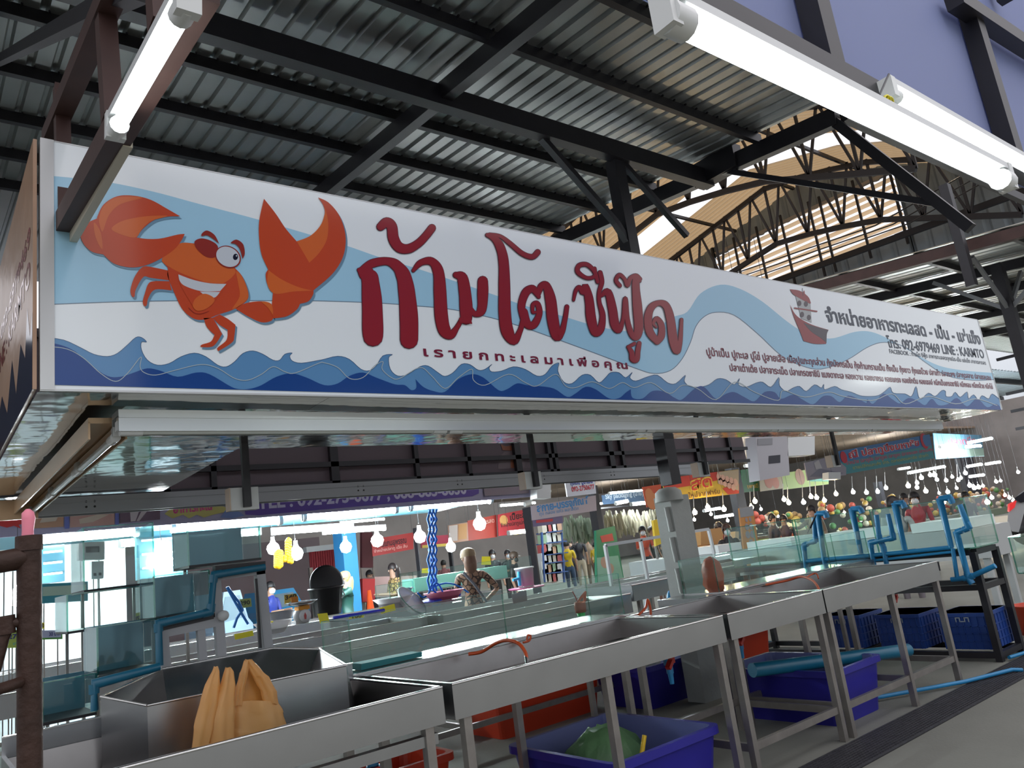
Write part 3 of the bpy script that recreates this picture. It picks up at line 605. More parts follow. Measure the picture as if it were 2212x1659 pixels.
for c_ in ((868, 430), (907, 434), (884, 497), (925, 515)):
    shape(b, [z6((c_[0] + 12 * math.cos(t * PI / 4), c_[1] + 17 * math.sin(t * PI / 4))) for t in range(8)], 10, 1, n=2)
shape(b, q6((898, 352, 1), (902, 382, 1), (884, 375, 1)), 11, 0, n=1); stroke(b, [z6((886, 340))[:2] + (1,), z6((890, 385))[:2] + (1,)], 11, 1, n=2)
b.build('boat', BM, sg, 'small red and cream fishing boat')
# --- left return of the sign: warm reflections painted into its colour, plus a printed wave
rs = T('side_sign', 'narrow left end of the sign box, warm reflections in its tint, navy wave, red lettering', 'sign', (.27, 2.7, 1.96))
b = MB(); b.bb((.258, 2.405, zb_), (.268, 4.7, zt)); b.build('sign_face', mat('side_warm_tint', (.42, .26, .17), .3, spec=.4, bump=.6, bscale=3.5, var=.25, vscale=3), rs)
b = MB(); X_ = .2575
pp = [(X_, 2.41, zb_), (X_, 2.41, 2.19), (X_, 2.46, 2.13), (X_, 2.53, 2.24), (X_, 2.58, 2.10), (X_, 2.7, 2.18), (X_, 2.82, 2.05), (X_, 2.95, 2.2), (X_, 3.1, 2.05), (X_, 3.3, 2.16), (X_, 3.6, 2.03), (X_, 4.0, 2.14), (X_, 4.7, 2.05), (X_, 4.7, zb_)]
b.poly(pp); b.build('wave_print', spec_mat('side_navy', .02, .018, .06), rs)
b = MB(); put_text(b, 'LINE : KARMTO', (X_ - .0005, 3.5, 2.27), (X_ - .0005, 2.46, 2.30), .075, 0, .02)
put_text(b, 'โทร. 092-6979469', (X_ - .0005, 3.7, 2.38), (X_ - .0005, 2.46, 2.42), .06, 0, .02); b.build('side_lettering', spec_mat('side_red', .35, .06, .05), rs)
# ================================================================ soffit of mirror sheet
t = T('mirror_soffit', 'crinkled mirror-like metal sheet lining the underside of the sign box', 'soffit', (3.6, 2.9, 1.94))
for nm, x0, x1, y0, y1 in (('front_sheet', 1.14, 7.02, 2.412, 3.38), ('corner_sheet', .27, 1.138, 2.412, 4.68)):
    mb = MB(); nx, ny = (40, 8) if nm[0] == 'f' else (8, 18); 
    zf = lambda x, y: 1.955 + .0015 * math.sin(x * 2.3 + y * 5)
    vs = [(x0 + (x1 - x0) * i / nx, y0 + (y1 - y0) * j / ny, zf(x0 + (x1 - x0) * i / nx, y0 + (y1 - y0) * j / ny)) for i in range(nx + 1) for j in range(ny + 1)]
    mb.add(vs, [(i * (ny + 1) + j, (i + 1) * (ny + 1) + j, (i + 1) * (ny + 1) + j + 1, i * (ny + 1) + j + 1) for i in range(nx) for j in range(ny)], 0, True)
    mb.build(nm, mirror, t)
# ---- light rails: three channels
def rail(A, B, label, m, w=.085, h=.075, tubes=0, holes=0, side=1, tm=None):
    A = Vector(A); B = Vector(B); d = (B - A); L_ = d.length; d.normalize(); sd = Vector((d.y, -d.x, 0)) * side; up = Vector((0, 0, 1))
    t = T('light_rail', label, 'light rail', (A + B) / 2)
    b = MB(); c0 = A; c1 = B
    b.beam(c0 + up * .028, c1 + up * .028, w, .018); b.beam(c0 + sd * w * .48 - up * .004, c1 + sd * w * .48 - up * .004, .006, h * .75)
    b.beam(c0 - sd * w * .48 - up * .004, c1 - sd * w * .48 - up * .004, .006, h * .75); b.beam(c0 + sd * w * .3 - up * .002, c1 + sd * w * .3 - up * .002, .02, .03)
    b.beam(c0 + sd * w * .52 + up * .012, c1 + sd * w * .52 + up * .012, .006, .004)
    b.build('channel', m, t)
    n = tubes
    for i in range(n):
        a = A + d * (L_ * (i + .03) / n); e_ = A + d * (L_ * (i + .97) / n); o_ = sd * .02 - up * .028
        mb = MB(); mb.tube([a + o_, e_ + o_], .0125, 10); q = mb.build('unlit_tube', tube_off, t)
        mb = MB()
        for p_, s_ in ((a, 1), (e_, -1)): mb.tube([p_ + o_ - d * s_ * .03, p_ + o_ + d * s_ * .035], .016, 10); mb.beam(p_ + o_ - d * s_ * .03, p_ + o_ - d * s_ * .03 + up * .03, .02, .03)
        mb.build('lamp_holder', white_pl, t)
    if holes:
        mb = MB()
        for i in range(holes):
            a = A + d * (L_ * (i + .5) / holes)
            for k in (-.02, .02):
                for z_ in (.012, -.016): mb.lathe(a + d * k + sd * (w * .48 + .0035) + up * z_, [(.0005, .001), (.006, .001), (.006, -.001)], 10, axis=sd)
        mb.build('bolt', black_pl, t)
    return t
rail((.50, 2.60, 1.905), (6.72, 2.80, 1.905), 'long white channel with unlit tubes along the front under the sign', alu, tubes=5, side=1)
rail((.49, 2.66, 1.90), (.47, 4.60, 1.90), 'warm-tinted white channel with unlit tubes running back from the left end of the front channel', warm_lit_ch, w=.11, tubes=3, side=1)
rail((.36, 4.66, 1.90), (5.95, 4.74, 1.90), 'grey channel with paired bolts along the back of the stall, below the dark frame', grey_p if 0 else mat('grey_channel', (.28, .29, .30), .35, .5, bump=.05, bscale=3), h=.12, w=.10, holes=7, side=1)
b = MB(); b.bb((.33, 4.60, 1.84), (.52, 4.612, 1.94)); b.build('x', warm_lit_ch, t).name = 'end_plate'
# ---- back sign frame
t = T('back_sign_frame', 'dark square-tube frame with grey-mauve banner panels, seen from behind above the back channel', 'sign frame', (4, 5.0, 1.97))
b = MB(); b.bb((.3, 5.03, 1.97), (7.2, 5.04, 3.0)); b.build('banner_sheet', banner_back, t)
for z_ in (1.985, 2.12, 2.55, 2.95):
    b = MB(); b.beam((.3, 5.0, z_), (7.2, 5.0, z_), .035, .035); b.build('rail_bar', beam_m, t)
for i, x in enumerate([.7, 1.24, 1.52, 2.35, 3.02, 3.5, 4.0, 4.35, 4.42, 5.1, 5.25, 5.85, 6.35, 6.9]):
    b = MB(); b.beam((x, 5.0, 1.97), (x, 5.0, 2.97), .035 if i % 3 else .06, .035); b.build('upright', beam_m, t)
b = MB(); pc = AY(1108, 990, 4.99); mm = [C('face_orange', .24, .08, .04), C('face_mauve', .16, .12, .13), C('face_dark', .06, .03, .03)]
def fp(pts, mi, l): b.poly([AY(x, y, 4.998 - .0006 * l) + Vector((0, .028, 0)) for x, y in pts], mi)
fp([(1086, 958), (1096, 963), (1115, 960), (1124, 954), (1126, 968), (1108, 972), (1090, 971)], 0, 3)
fp([(1080, 1012), (1083, 985), (1095, 974), (1112, 972), (1128, 980), (1138, 998), (1137, 1010)], 1, 1)
fp([(1108, 1010), (1107, 990), (1115, 975), (1128, 985), (1133, 1008)], 0, 2)
b.build('show_through_print', mm, t)
# ---- hanging sockets
for i, (px, wd) in enumerate(((527, 'nearest the left, over the amber bag'), (1152, 'in the middle, above the glass cabinet'), (1520, 'right of the middle, beside the egg banner'), (1806, 'at the far right by the fish banner'))):
    p = AZ(px, 1078 - (px - 527) * .064, 1.72)
    t = T('hanging_socket', 'white socket box on a black drop bar, ' + wd, 'socket', p + Vector((0, 0, -.04)), 'hanging sockets of the stall')
    b = MB(); b.bb(p + Vector((-.055, .005, -.045)), p + Vector((.065, .05, .05))); b.build('socket_box', white_pl, t)
    b = MB(); b.bb(p + Vector((-.060, .0, -.045)), p + Vector((-.055, .055, .05))); b.build('side_plate', beige_pl, t)
    b = MB(); b.beam(p + Vector((.01, -.01, -.035)), p + Vector((.01, -.01, .26)), .03, .022); b.build('drop_bar', beam_m, t)
# ================================================================ steel counters
def valve(t, p, red=True, s=1.0):
    b = MB(); p = Vector(p)
    b.tube([p, p - Vector((0, 0, .05 * s))], .022 * s, 12); b.tube([p - Vector((0, 0, .05 * s)), p - Vector((0, 0, .09 * s))], .028 * s, 12)
    b.tube([p - Vector((0, 0, .09 * s)), p - Vector((0, 0, .135 * s))], .02 * s, 12); b.tube([p - Vector((0, 0, .135 * s)), p - Vector((0, 0, .19 * s))], [.016 * s, .012 * s], 12)
    v = b.build('drain_valve', pvc, t)
    if red: b = MB(); b.beam(p + Vector((-.01, -.03, -.065 * s)), p + Vector((-.05, -.035, -.10 * s)), .03 * s, .02 * s); b.box(p + Vector((-.005, -.025, -.065 * s)), (.03 * s, .03 * s, .03 * s)); b.build('handle', red_pl, v)
def counter(x0, x1, label, y0=2.78, y1=3.58, z=.87, depth=.135, legx=(), low=.16, backz=0, skip_low=False, mats=None, rails=True, group=None):
    t = T('steel_counter', label, 'counter', ((x0 + x1) / 2, (y0 + y1) / 2, 0), group)
    th = .004; zb0 = z - depth
    b = MB(); b.bb((x0, y0, zb0), (x1, y0 + th, z)); b.bb((x0, y1 - th, zb0), (x1, y1, z + backz)); b.bb((x0, y0, zb0), (x0 + th, y1, z)); b.bb((x1 - th, y0, zb0), (x1, y1, z))
    b.build('apron', steel, t)
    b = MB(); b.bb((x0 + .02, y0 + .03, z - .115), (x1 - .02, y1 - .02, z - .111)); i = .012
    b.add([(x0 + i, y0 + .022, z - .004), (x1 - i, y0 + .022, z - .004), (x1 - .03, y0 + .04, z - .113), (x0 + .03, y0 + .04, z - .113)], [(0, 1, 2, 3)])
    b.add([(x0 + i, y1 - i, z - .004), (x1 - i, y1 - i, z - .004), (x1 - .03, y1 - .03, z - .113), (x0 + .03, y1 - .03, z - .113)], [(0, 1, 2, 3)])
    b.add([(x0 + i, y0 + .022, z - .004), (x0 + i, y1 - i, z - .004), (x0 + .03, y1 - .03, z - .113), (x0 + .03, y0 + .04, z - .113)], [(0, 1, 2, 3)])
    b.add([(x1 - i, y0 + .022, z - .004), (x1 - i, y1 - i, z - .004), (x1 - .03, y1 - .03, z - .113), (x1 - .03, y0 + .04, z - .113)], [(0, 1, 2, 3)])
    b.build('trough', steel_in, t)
    b = MB(); b.tube([(x0, y0 + .004, z), (x1, y0 + .004, z)], .006, 8); b.bb((x0, y0 + .002, z - .001), (x1, y0 + .024, z + .004)); b.bb((x0, y1 - .016, z + backz - .002), (x1, y1 + .002, z + backz + .003))
    b.bb((x0, y0, z), (x0 + .014, y1, z + .004)); b.bb((x1 - .014, y0, z), (x1, y1, z + .004)); b.build('rim', rim, t)
    for lx in legx:
        for ly in (y0 + .03, y1 - .04):
            b = MB(); b.bb((lx - .019, ly - .019, 0), (lx + .019, ly + .019, zb0)); b.build('leg', legs_m, t)
    if rails and legx:
        for a, c_ in zip(legx, legx[1:]):
            for ly in (y0 + .03, y1 - .04):
                b = MB(); b.bb((a + .019, ly - .012, low), (c_ - .019, ly + .012, low + .04)); b.build('stretcher', legs_m, t)
        for lx in legx:
            b = MB(); b.bb((lx - .012, y0 + .049, low - .005), (lx + .012, y1 - .06, low + .035)); b.build('stretcher', legs_m, t)
    return t
c1 = counter(.29, 1.69, 'stainless steel trough counter at left holding the hood and the amber bag', backz=.07, legx=(.45, 1.62), low=.05)
b = MB(); b.bb((.3, 2.80, .665), (1.66, 2.84, .705)); b.build('lower_bar', steel, c1)
c2 = counter(1.735, 3.49, 'long stainless trough counter in the middle, orange hose inside, orange tub under it', legx=(1.80, 2.60, 3.44), low=.05)
c3 = counter(3.53, 4.485, 'short stainless counter right of the middle, blue tub beneath it', legx=(3.58, 4.44))
c4 = counter(4.50, 6.09, 'stainless counter at the right end of the front row, beside the black tank rack', legx=(4.54, 5.36, 6.05))
valve(c4, (5.74, 3.0, .735)); valve(c3, (4.20, 3.25, .70)); valve(c2, (3.30, 3.05, .735)); valve(c1, (1.47, 3.0, .66))
p = AY(1330, 1530, 3.1)
b = MB(); b.tube([(3.7, 3.3, .66), (4.3, 3.3, .66)], .018, 10); b.build('drain_pipe', pvc_t, c3)
b = MB(); b.tube([(2.05, 3.3, .66), (2.45, 3.3, .68)], .018, 10); b.tube([(2.3, 3.2, .68), (2.6, 3.2, .70)], .016, 10); b.build('drain_pipe', pvc_t, c2)
# steel hood on counter 1
hp = [AY(318, 1524, 3.2), AY(748, 1437, 3.2), AY(690, 1402, 3.9), AY(590, 1400, 3.95), AY(350, 1445, 3.95), AY(218, 1505, 3.5)]
t = T('steel_basin', 'open six-sided stainless basin standing on the left counter behind the amber bag', 'basin', (1.1, 3.5, .755))
b = MB(); n = len(hp); lo = [Vector((p.x, min(p.y, 3.54) if p.y > 3.3 else p.y, .765)) for p in hp]
for i in range(n): j = (i + 1) % n; b.quad(hp[i], hp[j], lo[j], lo[i])
b.build('outer_wall', steel, t)
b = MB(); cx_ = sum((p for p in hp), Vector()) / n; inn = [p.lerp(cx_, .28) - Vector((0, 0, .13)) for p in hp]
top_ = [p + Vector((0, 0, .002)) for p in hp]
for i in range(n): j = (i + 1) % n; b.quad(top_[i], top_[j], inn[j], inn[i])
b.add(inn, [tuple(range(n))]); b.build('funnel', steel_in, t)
b = MB()
for i in range(n): b.tube([hp[i], hp[(i + 1) % n]], .005, 6)
b.build('rim', rim, t)
# amber carrier bags
def carrier(name, pts, label, m, w=.06, lean=Vector((0, 0, 0))):
    """pts: outline as picture points, thickness w toward +Y"""
    A = [AY(x, y, 3.06) for x, y in pts]; n = len(A); c = sum(A, Vector()) / n; mb = MB(); rings = []
    for k, (s, o) in enumerate(((.0, -1), (.55, -.9), (.85, -.55), (1, 0), (.85, .55), (.55, .9), (0, 1))):
        rings.append([c + (a - c) * max(s, .02) + Vector((0, o * w * (.55 + .45 * math.sin(i * 2.1)), .004 * math.sin(i * 3.3 + k))) for i, a in enumerate(A)])
    vs = [v for r_ in rings for v in r_]; fs = [(k * n + i, k * n + (i + 1) % n, (k + 1) * n + (i + 1) % n, (k + 1) * n + i) for k in range(len(rings) - 1) for i in range(n)]
    mb.add(vs, fs, 0, True); return mb.build(name, m)
def P2(pts): return [(p.x, p.y) for p in cr(pts, True, 4)]
def bagloft(t, nm, rows, Y, d, m=bag_y, seed=0, top=True):
    """rows: picture y, left x, right x from bottom to top; d = half thickness"""
    N = 26; K = 20; mb = MB(); R_ = []
    for k in range(K):
        u = k / (K - 1) * (len(rows) - 1); i = min(int(u), len(rows) - 2); f = u - i; f = f * f * (3 - 2 * f)
        R_.append([rows[i][q] * (1 - f) + rows[i + 1][q] * f for q in range(3)])
    w0 = max(r_[2] - r_[1] for r_ in R_)
    for k, (y, xl_, xr_) in enumerate(R_):
        L0, R0 = AY(xl_, y, Y), AY(xr_, y, Y); c = (L0 + R0) / 2; hw = (R0 - L0) / 2; dd = d * (.35 + .65 * (xr_ - xl_) / w0)
        for i in range(N):
            a = 2 * PI * i / N; fold = 1 + .22 * math.sin(5 * a + seed + k * .16) + .12 * math.sin(11 * a + 2.2 * seed - k * .35)
            mb.v.append(c + hw * math.cos(a) * (1 + .03 * math.sin(k * 1.3 + seed + a)) + Vector((0, dd * math.sin(a) * fold, .002 * math.sin(3 * a + k))))
    for k in range(K - 1):
        for i in range(N): mb.f.append([k * N + i, k * N + (i + 1) % N, (k + 1) * N + (i + 1) % N, (k + 1) * N + i]); mb.m.append(0); mb.sm.append(True)
    if top: mb.f.append(list(range((K - 1) * N, K * N))); mb.m.append(0); mb.sm.append(True)
    return mb.build(nm, m, t)
t = T('carrier_bag', 'open amber plastic carrier bag with raised handles standing in the left counter', 'bag', AY(540, 1640, 3.05))
bagloft(t, 'bag_body', ((1662, 506, 614), (1620, 498, 622), (1580, 496, 621), (1540, 501, 612), (1513, 507, 600)), 3.05, .045, top=False)
bagloft(t, 'handle', ((1524, 503, 524), (1490, 508, 527), (1455, 518, 535), (1427, 528, 540)), 3.04, .018, seed=1)
bagloft(t, 'handle', ((1520, 570, 601), (1492, 562, 597), (1462, 546, 580), (1442, 536, 560), (1425, 529, 545)), 3.04, .020, seed=2)
bagloft(t, 'back_panel', ((1520, 512, 592), (1482, 516, 574), (1450, 523, 554), (1430, 529, 541)), 3.085, .006, m=mat('amber_bag_shade', (.50, .25, .06), .4), seed=3)  # back panel painted darker amber for the shade inside the bag
t = T('carrier_bag', 'folded amber plastic bag with two loop handles, left of the open amber bag', 'bag', AY(450, 1640, 3.02))
bagloft(t, 'bag_body', ((1662, 448, 506), (1600, 451, 505), (1550, 452, 507), (1515, 464, 507), (1480, 476, 508), (1452, 484, 505), (1442, 488, 499)), 3.0, .032, seed=4)
bagloft(t, 'handle', ((1622, 414, 448), (1570, 419, 462), (1520, 431, 472), (1480, 443, 475), (1452, 457, 474), (1440, 463, 471)), 3.0, .022, seed=5)
# rusty post at left
t = T('rusty_post', 'rusty brown steel pipe post with side arms at the left edge', 'post', AY(68, 1659, 1.5) - Vector((0, 0, .3)))
pa = AY(63, 1163, 1.5); pb = AY(68, 1659, 1.5)
b = MB(); b.tube([pb - Vector((0, 0, .35)), pa], .0178, 20); b.tube([pa - Vector((0, 0, .02)), pa + Vector((0, 0, .004))], .02, 20); b.build('pipe', rust, t)
b = MB(); q = AY(52, 1205, 1.5); b.tube([q, q + Vector((-.10, -.01, -.01))], [.018, .016], 14); b.build('side_arm', rust, t)
b = MB(); q = AY(52, 1470, 1.5); b.tube([q, q + Vector((-.02, -.03, -.002)), q + Vector((-.10, -.08, -.01))], .0085, 10); b.build('bracket', rust, t)
b = MB(); q = AY(48, 1345, 1.5); b.tube([q, AY(20, 1345, 1.5), AY(8, 1380, 1.5), AY(-10, 1450, 1.5)], .008, 10); b.tube([AY(12, 1330, 1.5), AY(14, 1370, 1.5)], .013, 12); b.build('bracket', rust, t)
b = MB(); q = AY(60, 1160, 1.505); b.tube([q, q + Vector((0, 0, .012)), q + Vector((.001, 0, .03)), q + Vector((0, 0, .04)), q + Vector((0, 0, .046))], [.009, .0085, .010, .009, .003], 12)
tag(b.build('rubber_glove_finger', C('pink_rubber', .75, .22, .30)), 'pink rubber stub poking up behind the top of the rusty post', 'stub')
# hoses in the troughs
def hose(pts, label, r=.009, m=orange_h, Y=3.2, nm='hose', cat='hose'):
    b = MB(); c = [AY(x, y, Yy) for (x, y, Yy) in pts]; sm = []
    for i in range(len(c) - 1):
        p0 = c[max(i - 1, 0)]; p1 = c[i]; p2 = c[i + 1]; p3 = c[min(i + 2, len(c) - 1)]
        for k in range(6):
            u = k / 6; sm.append(.5 * (2 * p1 + (p2 - p0) * u + (2 * p0 - 5 * p1 + 4 * p2 - p3) * u * u + (3 * p1 - p0 - 3 * p2 + p3) * u ** 3))
    sm.append(c[-1]); b.tube(sm, r, 8); return tag(b.build(nm, m), label, cat)
hose([(1012, 1413, 3.5), (1040, 1408, 3.45), (1070, 1390, 3.35), (1095, 1383, 3.25), (1120, 1390, 3.15), (1135, 1410, 3.1), (1138, 1428, 3.08)], 'orange hose arching over the middle counter trough')
b = MB(); b.tube([AY(1136, 1412, 3.1), AY(1139, 1440, 3.06)], .009, 10); tag(b.build('hose_nozzle', steel), 'short steel nozzle at the lower end of the middle orange hose', 'nozzle')
hose([(1130, 1388, 3.5), (1143, 1384, 3.5), (1146, 1374, 3.5), (1140, 1373, 3.5), (1138, 1385, 3.5)], 'small orange hose loop behind the middle hose', .006)
hose([(1380, 1328, 3.5), (1395, 1312, 3.5), (1399, 1296, 3.5), (1404, 1310, 3.5), (1406, 1328, 3.5)], 'bright orange hose bent upright behind the middle counter', .008)
hose([(1655, 1263, 3.55), (1700, 1254, 3.5), (1730, 1246, 3.4), (1752, 1252, 3.25), (1765, 1265, 3.1), (1770, 1278, 3.02)], 'orange hose draped across the right counters', .009)
hose([(1740, 1248, 3.45), (1756, 1240, 3.45), (1764, 1240, 3.42), (1768, 1250, 3.4)], 'small orange hose loop beside the right-hand hose', .006)
hose([(1665, 1300, 3.3), (1662, 1290, 3.3), (1672, 1287, 3.3), (1685, 1290, 3.25), (1690, 1300, 3.2)], 'loop of clear white tubing in the short counter', .004, white_pl, nm='tube_loop', cat='tubing')
# ---- glass cabinets
def glassbox(name, x0, x1, y0, y1, z0, z1, label, cuts=(), gm=None, openend=False, edge=True):
    gm = gm or glass; t = T(name, label, 'glass cabinet', ((x0 + x1) / 2, (y0 + y1) / 2, z0))
    xs = [x0] + list(cuts) + [x1]
    for a, c_ in zip(xs, xs[1:]):
        b = MB(); b.bb((a + .002, y0, z0), (c_ - .002, y0 + .005, z1)); b.build('front_pane', gm, t)
    b = MB(); b.bb((x0, y1 - .005, z0), (x1, y1, z1)); b.build('back_pane', gm, t)
    for x in (x0, x1): b = MB(); b.bb((x - .003, y0, z0), (x + .003, y1, z1)); b.build('end_pane', gm, t)
    if edge:
        b = MB()
        for x in xs: b.bb((x - .002, y0 - .001, z0), (x + .002, y0 + .006, z1))
        b.bb((x0, y0, z1 - .001), (x1, y0 + .006, z1 + .001)); b.bb((x0, y1 - .006, z1 - .001), (x1, y1, z1 + .001))
        for x in (x0, x1): b.bb((x - .003, y1 - .006, z0), (x + .003, y1, z1)); b.bb((x - .003, y0, z1 - .001), (x + .003, y1, z1 + .001))
        b.build('glass_edge', glass_e, t)
    b = MB(); b.bb((x0, y0 + .006, z0 - .006), (x1, y1 - .006, z0)); b.build('base', rim, t)
    return t
gA = glassbox('glass_cabinet', 1.70, 3.57, 3.60, 3.92, .885, 1.135, 'long low glass cabinet behind the middle counter, three panes', cuts=(2.64,))
gB = glassbox('glass_cabinet', 4.56, 6.7, 3.62, 3.95, .885, 1.13, 'long low glass cabinet behind the right-hand counters', cuts=(6.05,))
b = MB(); q = AY(785, 1437, 3.66); b.slab([AY(780, 1448, 3.66), AY(912, 1418, 3.66), AY(912, 1408, 3.66), AY(781, 1434, 3.66)], (0, .12, 0))
tag(b.build('foam_block', teal_box), 'teal foam block lying in the left part of the low glass cabinet', 'foam block')
b = MB(); b.bb((1.70, 3.58, .80), (3.6, 3.96, .878)); b.bb((4.3, 3.60, .80), (6.72, 3.98, .878)); 
tag(b.build('steel_shelf', steel), 'stainless shelf strip carrying the low glass cabinets behind the front counters', 'shelf')
sh_ = bpy.data.objects['steel_shelf']
for x in (1.9, 3.3, 4.6, 6.2): b = MB(); b.bb((x - .015, 3.70, 0), (x + .015, 3.73, .80)); b.build('leg', legs_m, sh_)
# cup in pink bag on the glass cabinet
p = AY(1256, 1330, 3.75)
t = T('takeaway_cup', 'takeaway cup with a red straw in a pink plastic bag, standing in the glass cabinet', 'cup', p)
b = MB(); b.lathe(p, [(.001, 0), (.022, 0), (.032, .075), (.034, .078), (.001, .08)], 18); b.build('cup', C('cup_brown', .45, .22, .13), t)
b = MB(); b.lathe(p, [(.024, -.001), (.027, .022), (.0245, .022)], 18); b.build('green_base', C('cup_green', .05, .5, .12), t)
b = MB(); b.tube([p + Vector((-.0, 0, .06)), p + Vector((-.045, 0, .155))], .0035, 8); b.build('straw', C('straw_red', .35, .05, .05), t)
b = MB(); b.tube([p + Vector((-.035, 0, .07)), p + Vector((.02, 0, .11)), p + Vector((.055, 0, .13)), p + Vector((.045, 0, .09)), p + Vector((.03, 0, .05))], [.003, .008, .01, .009, .006], 8)
b.lathe(p, [(.034, .02), (.038, .05), (.037, .078), (.03, .085)], 14); b.build('bag', bag_r, t)
# grey stepped stand with blue pipes and tanks at left
GY = 4.0
t = T('stepped_stand', 'grey square-tube stepped stand carrying glass tanks behind the left basin', 'tank stand', AY(455, 1420, GY) )
def gb(p, q, w=.045, nm='stand_bar', m=board_g, Y=GY): b = MB(); b.beam(AY(*p, Y), AY(*q, Y), w, w, up=(0, 1, 0)); b.build(nm, m, t)
gb((460, 1245), (570, 1230)); gb((560, 1232), (578, 1405)); gb((465, 1250), (478, 1420), .042)
gb((345, 1368), (470, 1342), .045); gb((352, 1368), (358, 1442), .04); gb((432, 1350), (438, 1430), .035)
for e_ in ((AY(345, 1356, GY), AY(458, 1330, GY), .05, .03), (AY(462, 1230, GY), AY(570, 1219, GY), .05, .03), (AY(552, 1250, GY - .03), AY(562, 1400, GY - .03), .012, .02)): b = MB(); b.beam(*e_); b.build('dark_edge', beam_m, t)
b = MB(); b.lathe(AY(481, 1330, GY - .03), [(.001, -.02), (.025, -.02), (.025, .02), (.001, .02)], 16, axis=(0, 1, 0)); b.build('cap', white_pl, t)
def pipe(pts, label, Y=None, X=None, r=.02, m=pvc, fit=True, nm='pvc_pipe'):
    c = [AY(x, y, Y) if Y else AX(x, y, X) for x, y in pts]
    mb = MB(); mb.tube(c, r, 12)
    o = mb.build(nm, m); tag(o, label, 'pipe')
    if fit:
        f_ = MB()
        for q, a, e in zip(c[1:-1], c, c[2:]):
            f_.tube([q, q + (a - q).normalized() * r * 2.2], r * 1.22, 12); f_.tube([q, q + (e - q).normalized() * r * 2.2], r * 1.22, 12)
        if len(c) > 2: f_.build('elbow', m, o)
    return o
pipe(((572, 1225), (462, 1242), (455, 1322), (342, 1347), (345, 1438)), 'teal pipe stepping down over the grey stand, from top right to lower left', Y=GY - .06, r=.017, m=pvc_t)
pipe(((345, 1440), (203, 1478), (205, 1535)), 'teal pipe sloping from the grey stand down to the left counter', Y=3.75, r=.017, m=pvc_t)
def tank(pts, Y, d, label, m=glass_b, back=None):
    """glass tank: picture outline (left, right, top, bottom at left) at depth Y, d deep"""
    (xl_, xr_, yt, yb_) = pts; A = AY(xl_, yt, Y); B = AY(xr_, yt, Y); z0 = AY(xl_, yb_, Y).z; z1 = A.z; x0, x1 = A.x, B.x
    t = T('glass_tank', label, 'tank', ((x0 + x1) / 2, Y + d / 2, z0))
    b = MB(); b.bb((x0, Y, z0), (x1, Y + .006, z1)); b.build('front_pane', glass, t)
    b = MB(); b.bb((x0, Y + d - .01, z0), (x1, Y + d, z1)); b.build('back_pane', m, t)
    for x in (x0, x1): b = MB(); b.bb((x - .003, Y, z0), (x + .003, Y + d, z1)); b.build('end_pane', glass, t)
    b = MB()
    for x in (x0, x1): b.bb((x - .004, Y - .002, z0), (x + .004, Y + .008, z1))
    b.bb((x0, Y - .001, z1 - .003), (x1, Y + .008, z1 + .002)); b.build('glass_edge', glass_e, t)
    b = MB(); b.bb((x0, Y, z0 - .012), (x1, Y + d, z0)); b.build('base', beam_m, t)
    stand(t, [(x0 + .05, Y + d - .03, z0 - .01)] + ([(x1 - .03, Y + d - .03, z0 - .01)] if xr_ < 340 and xr_ > 300 else []), .014)
    return t
glass_bb = mat('blue_glass_back', (.08, .20, .27), .12, .2, bump=.03, bscale=2)
tank((210, 345, 1355, 1463), 4.05, .35, 'lowest blue-backed glass tank left of the grey stand', glass_bb)
tank((332, 452, 1245, 1335), 4.10, .3, 'middle blue-backed glass tank on the stepped stand', glass_bb)
tank((405, 560, 1140, 1222), 4.15, .3, 'top blue-backed glass tank on the stepped stand, bright reflections', glass_bb)
tank((92, 208, 1475, 1562), 3.95, .3, 'dark blue glass tank at lower left behind the rusty post', glass_bb)
tank((145, 330, 1285, 1365), 4.6, .4, 'clear glass tank on the upper shelf behind the left stand', glass)
tank((180, 330, 1140, 1275), 4.7, .4, 'tall clear glass tank glowing under the tube lights', glass)
# ================================================================ second row of counters (inside) and beyond
counter(1.45, 5.0, 'long stainless counter of the inner row, its bright rim seen through the glass cabinet', y0=4.93, y1=5.55, legx=(1.5, 3.2, 4.9), depth=.16)
counter(5.1, 6.6, 'stainless chute table beside the white-framed glass case', y0=5.0, y1=5.8, z=.93, legx=(5.2, 6.5), depth=.14)
counter(-.6, 3.9, 'pinkish-lit steel counter in front of the brightly lit stall', y0=6.55, y1=7.3, legx=(-.4, 1.7, 3.8), depth=.16)
counter(3.95, 9.1, 'far steel counter with bowls and yellow price cards', y0=6.35, y1=6.95, legx=(4.1, 6.8, 9.0), depth=.16)
counter(.5, 6.6, 'steel counter of the lit seafood stall, scale and black bin on it', y0=9.0, y1=9.7, legx=(.6, 3.5, 6.5), depth=.16)
# ---- white-framed glass case and pillars
t = T('glass_case', 'white-framed glass case standing on the chute table before the concrete pillar', 'glass case', AY(1400, 1262, 5.3))
for a, c_ in (((1307, 1178), (1383, 1166)), ((1383, 1166), (1530, 1143)), ((1307, 1178), (1322, 1270)), ((1383, 1166), (1400, 1258)), ((1322, 1268), (1468, 1240)), ((1452, 1155), (1465, 1238)), ((1530, 1143), (1545, 1205))):
    b = MB(); b.beam(AY(*a, 5.3), AY(*c_, 5.3), .028, .028); b.build('frame_bar', white_p, t)
b = MB(); b.quad(AY(1310, 1180, 5.31), AY(1450, 1158, 5.31), AY(1466, 1240, 5.31), AY(1322, 1266, 5.31)); b.build('pane', glass, t)
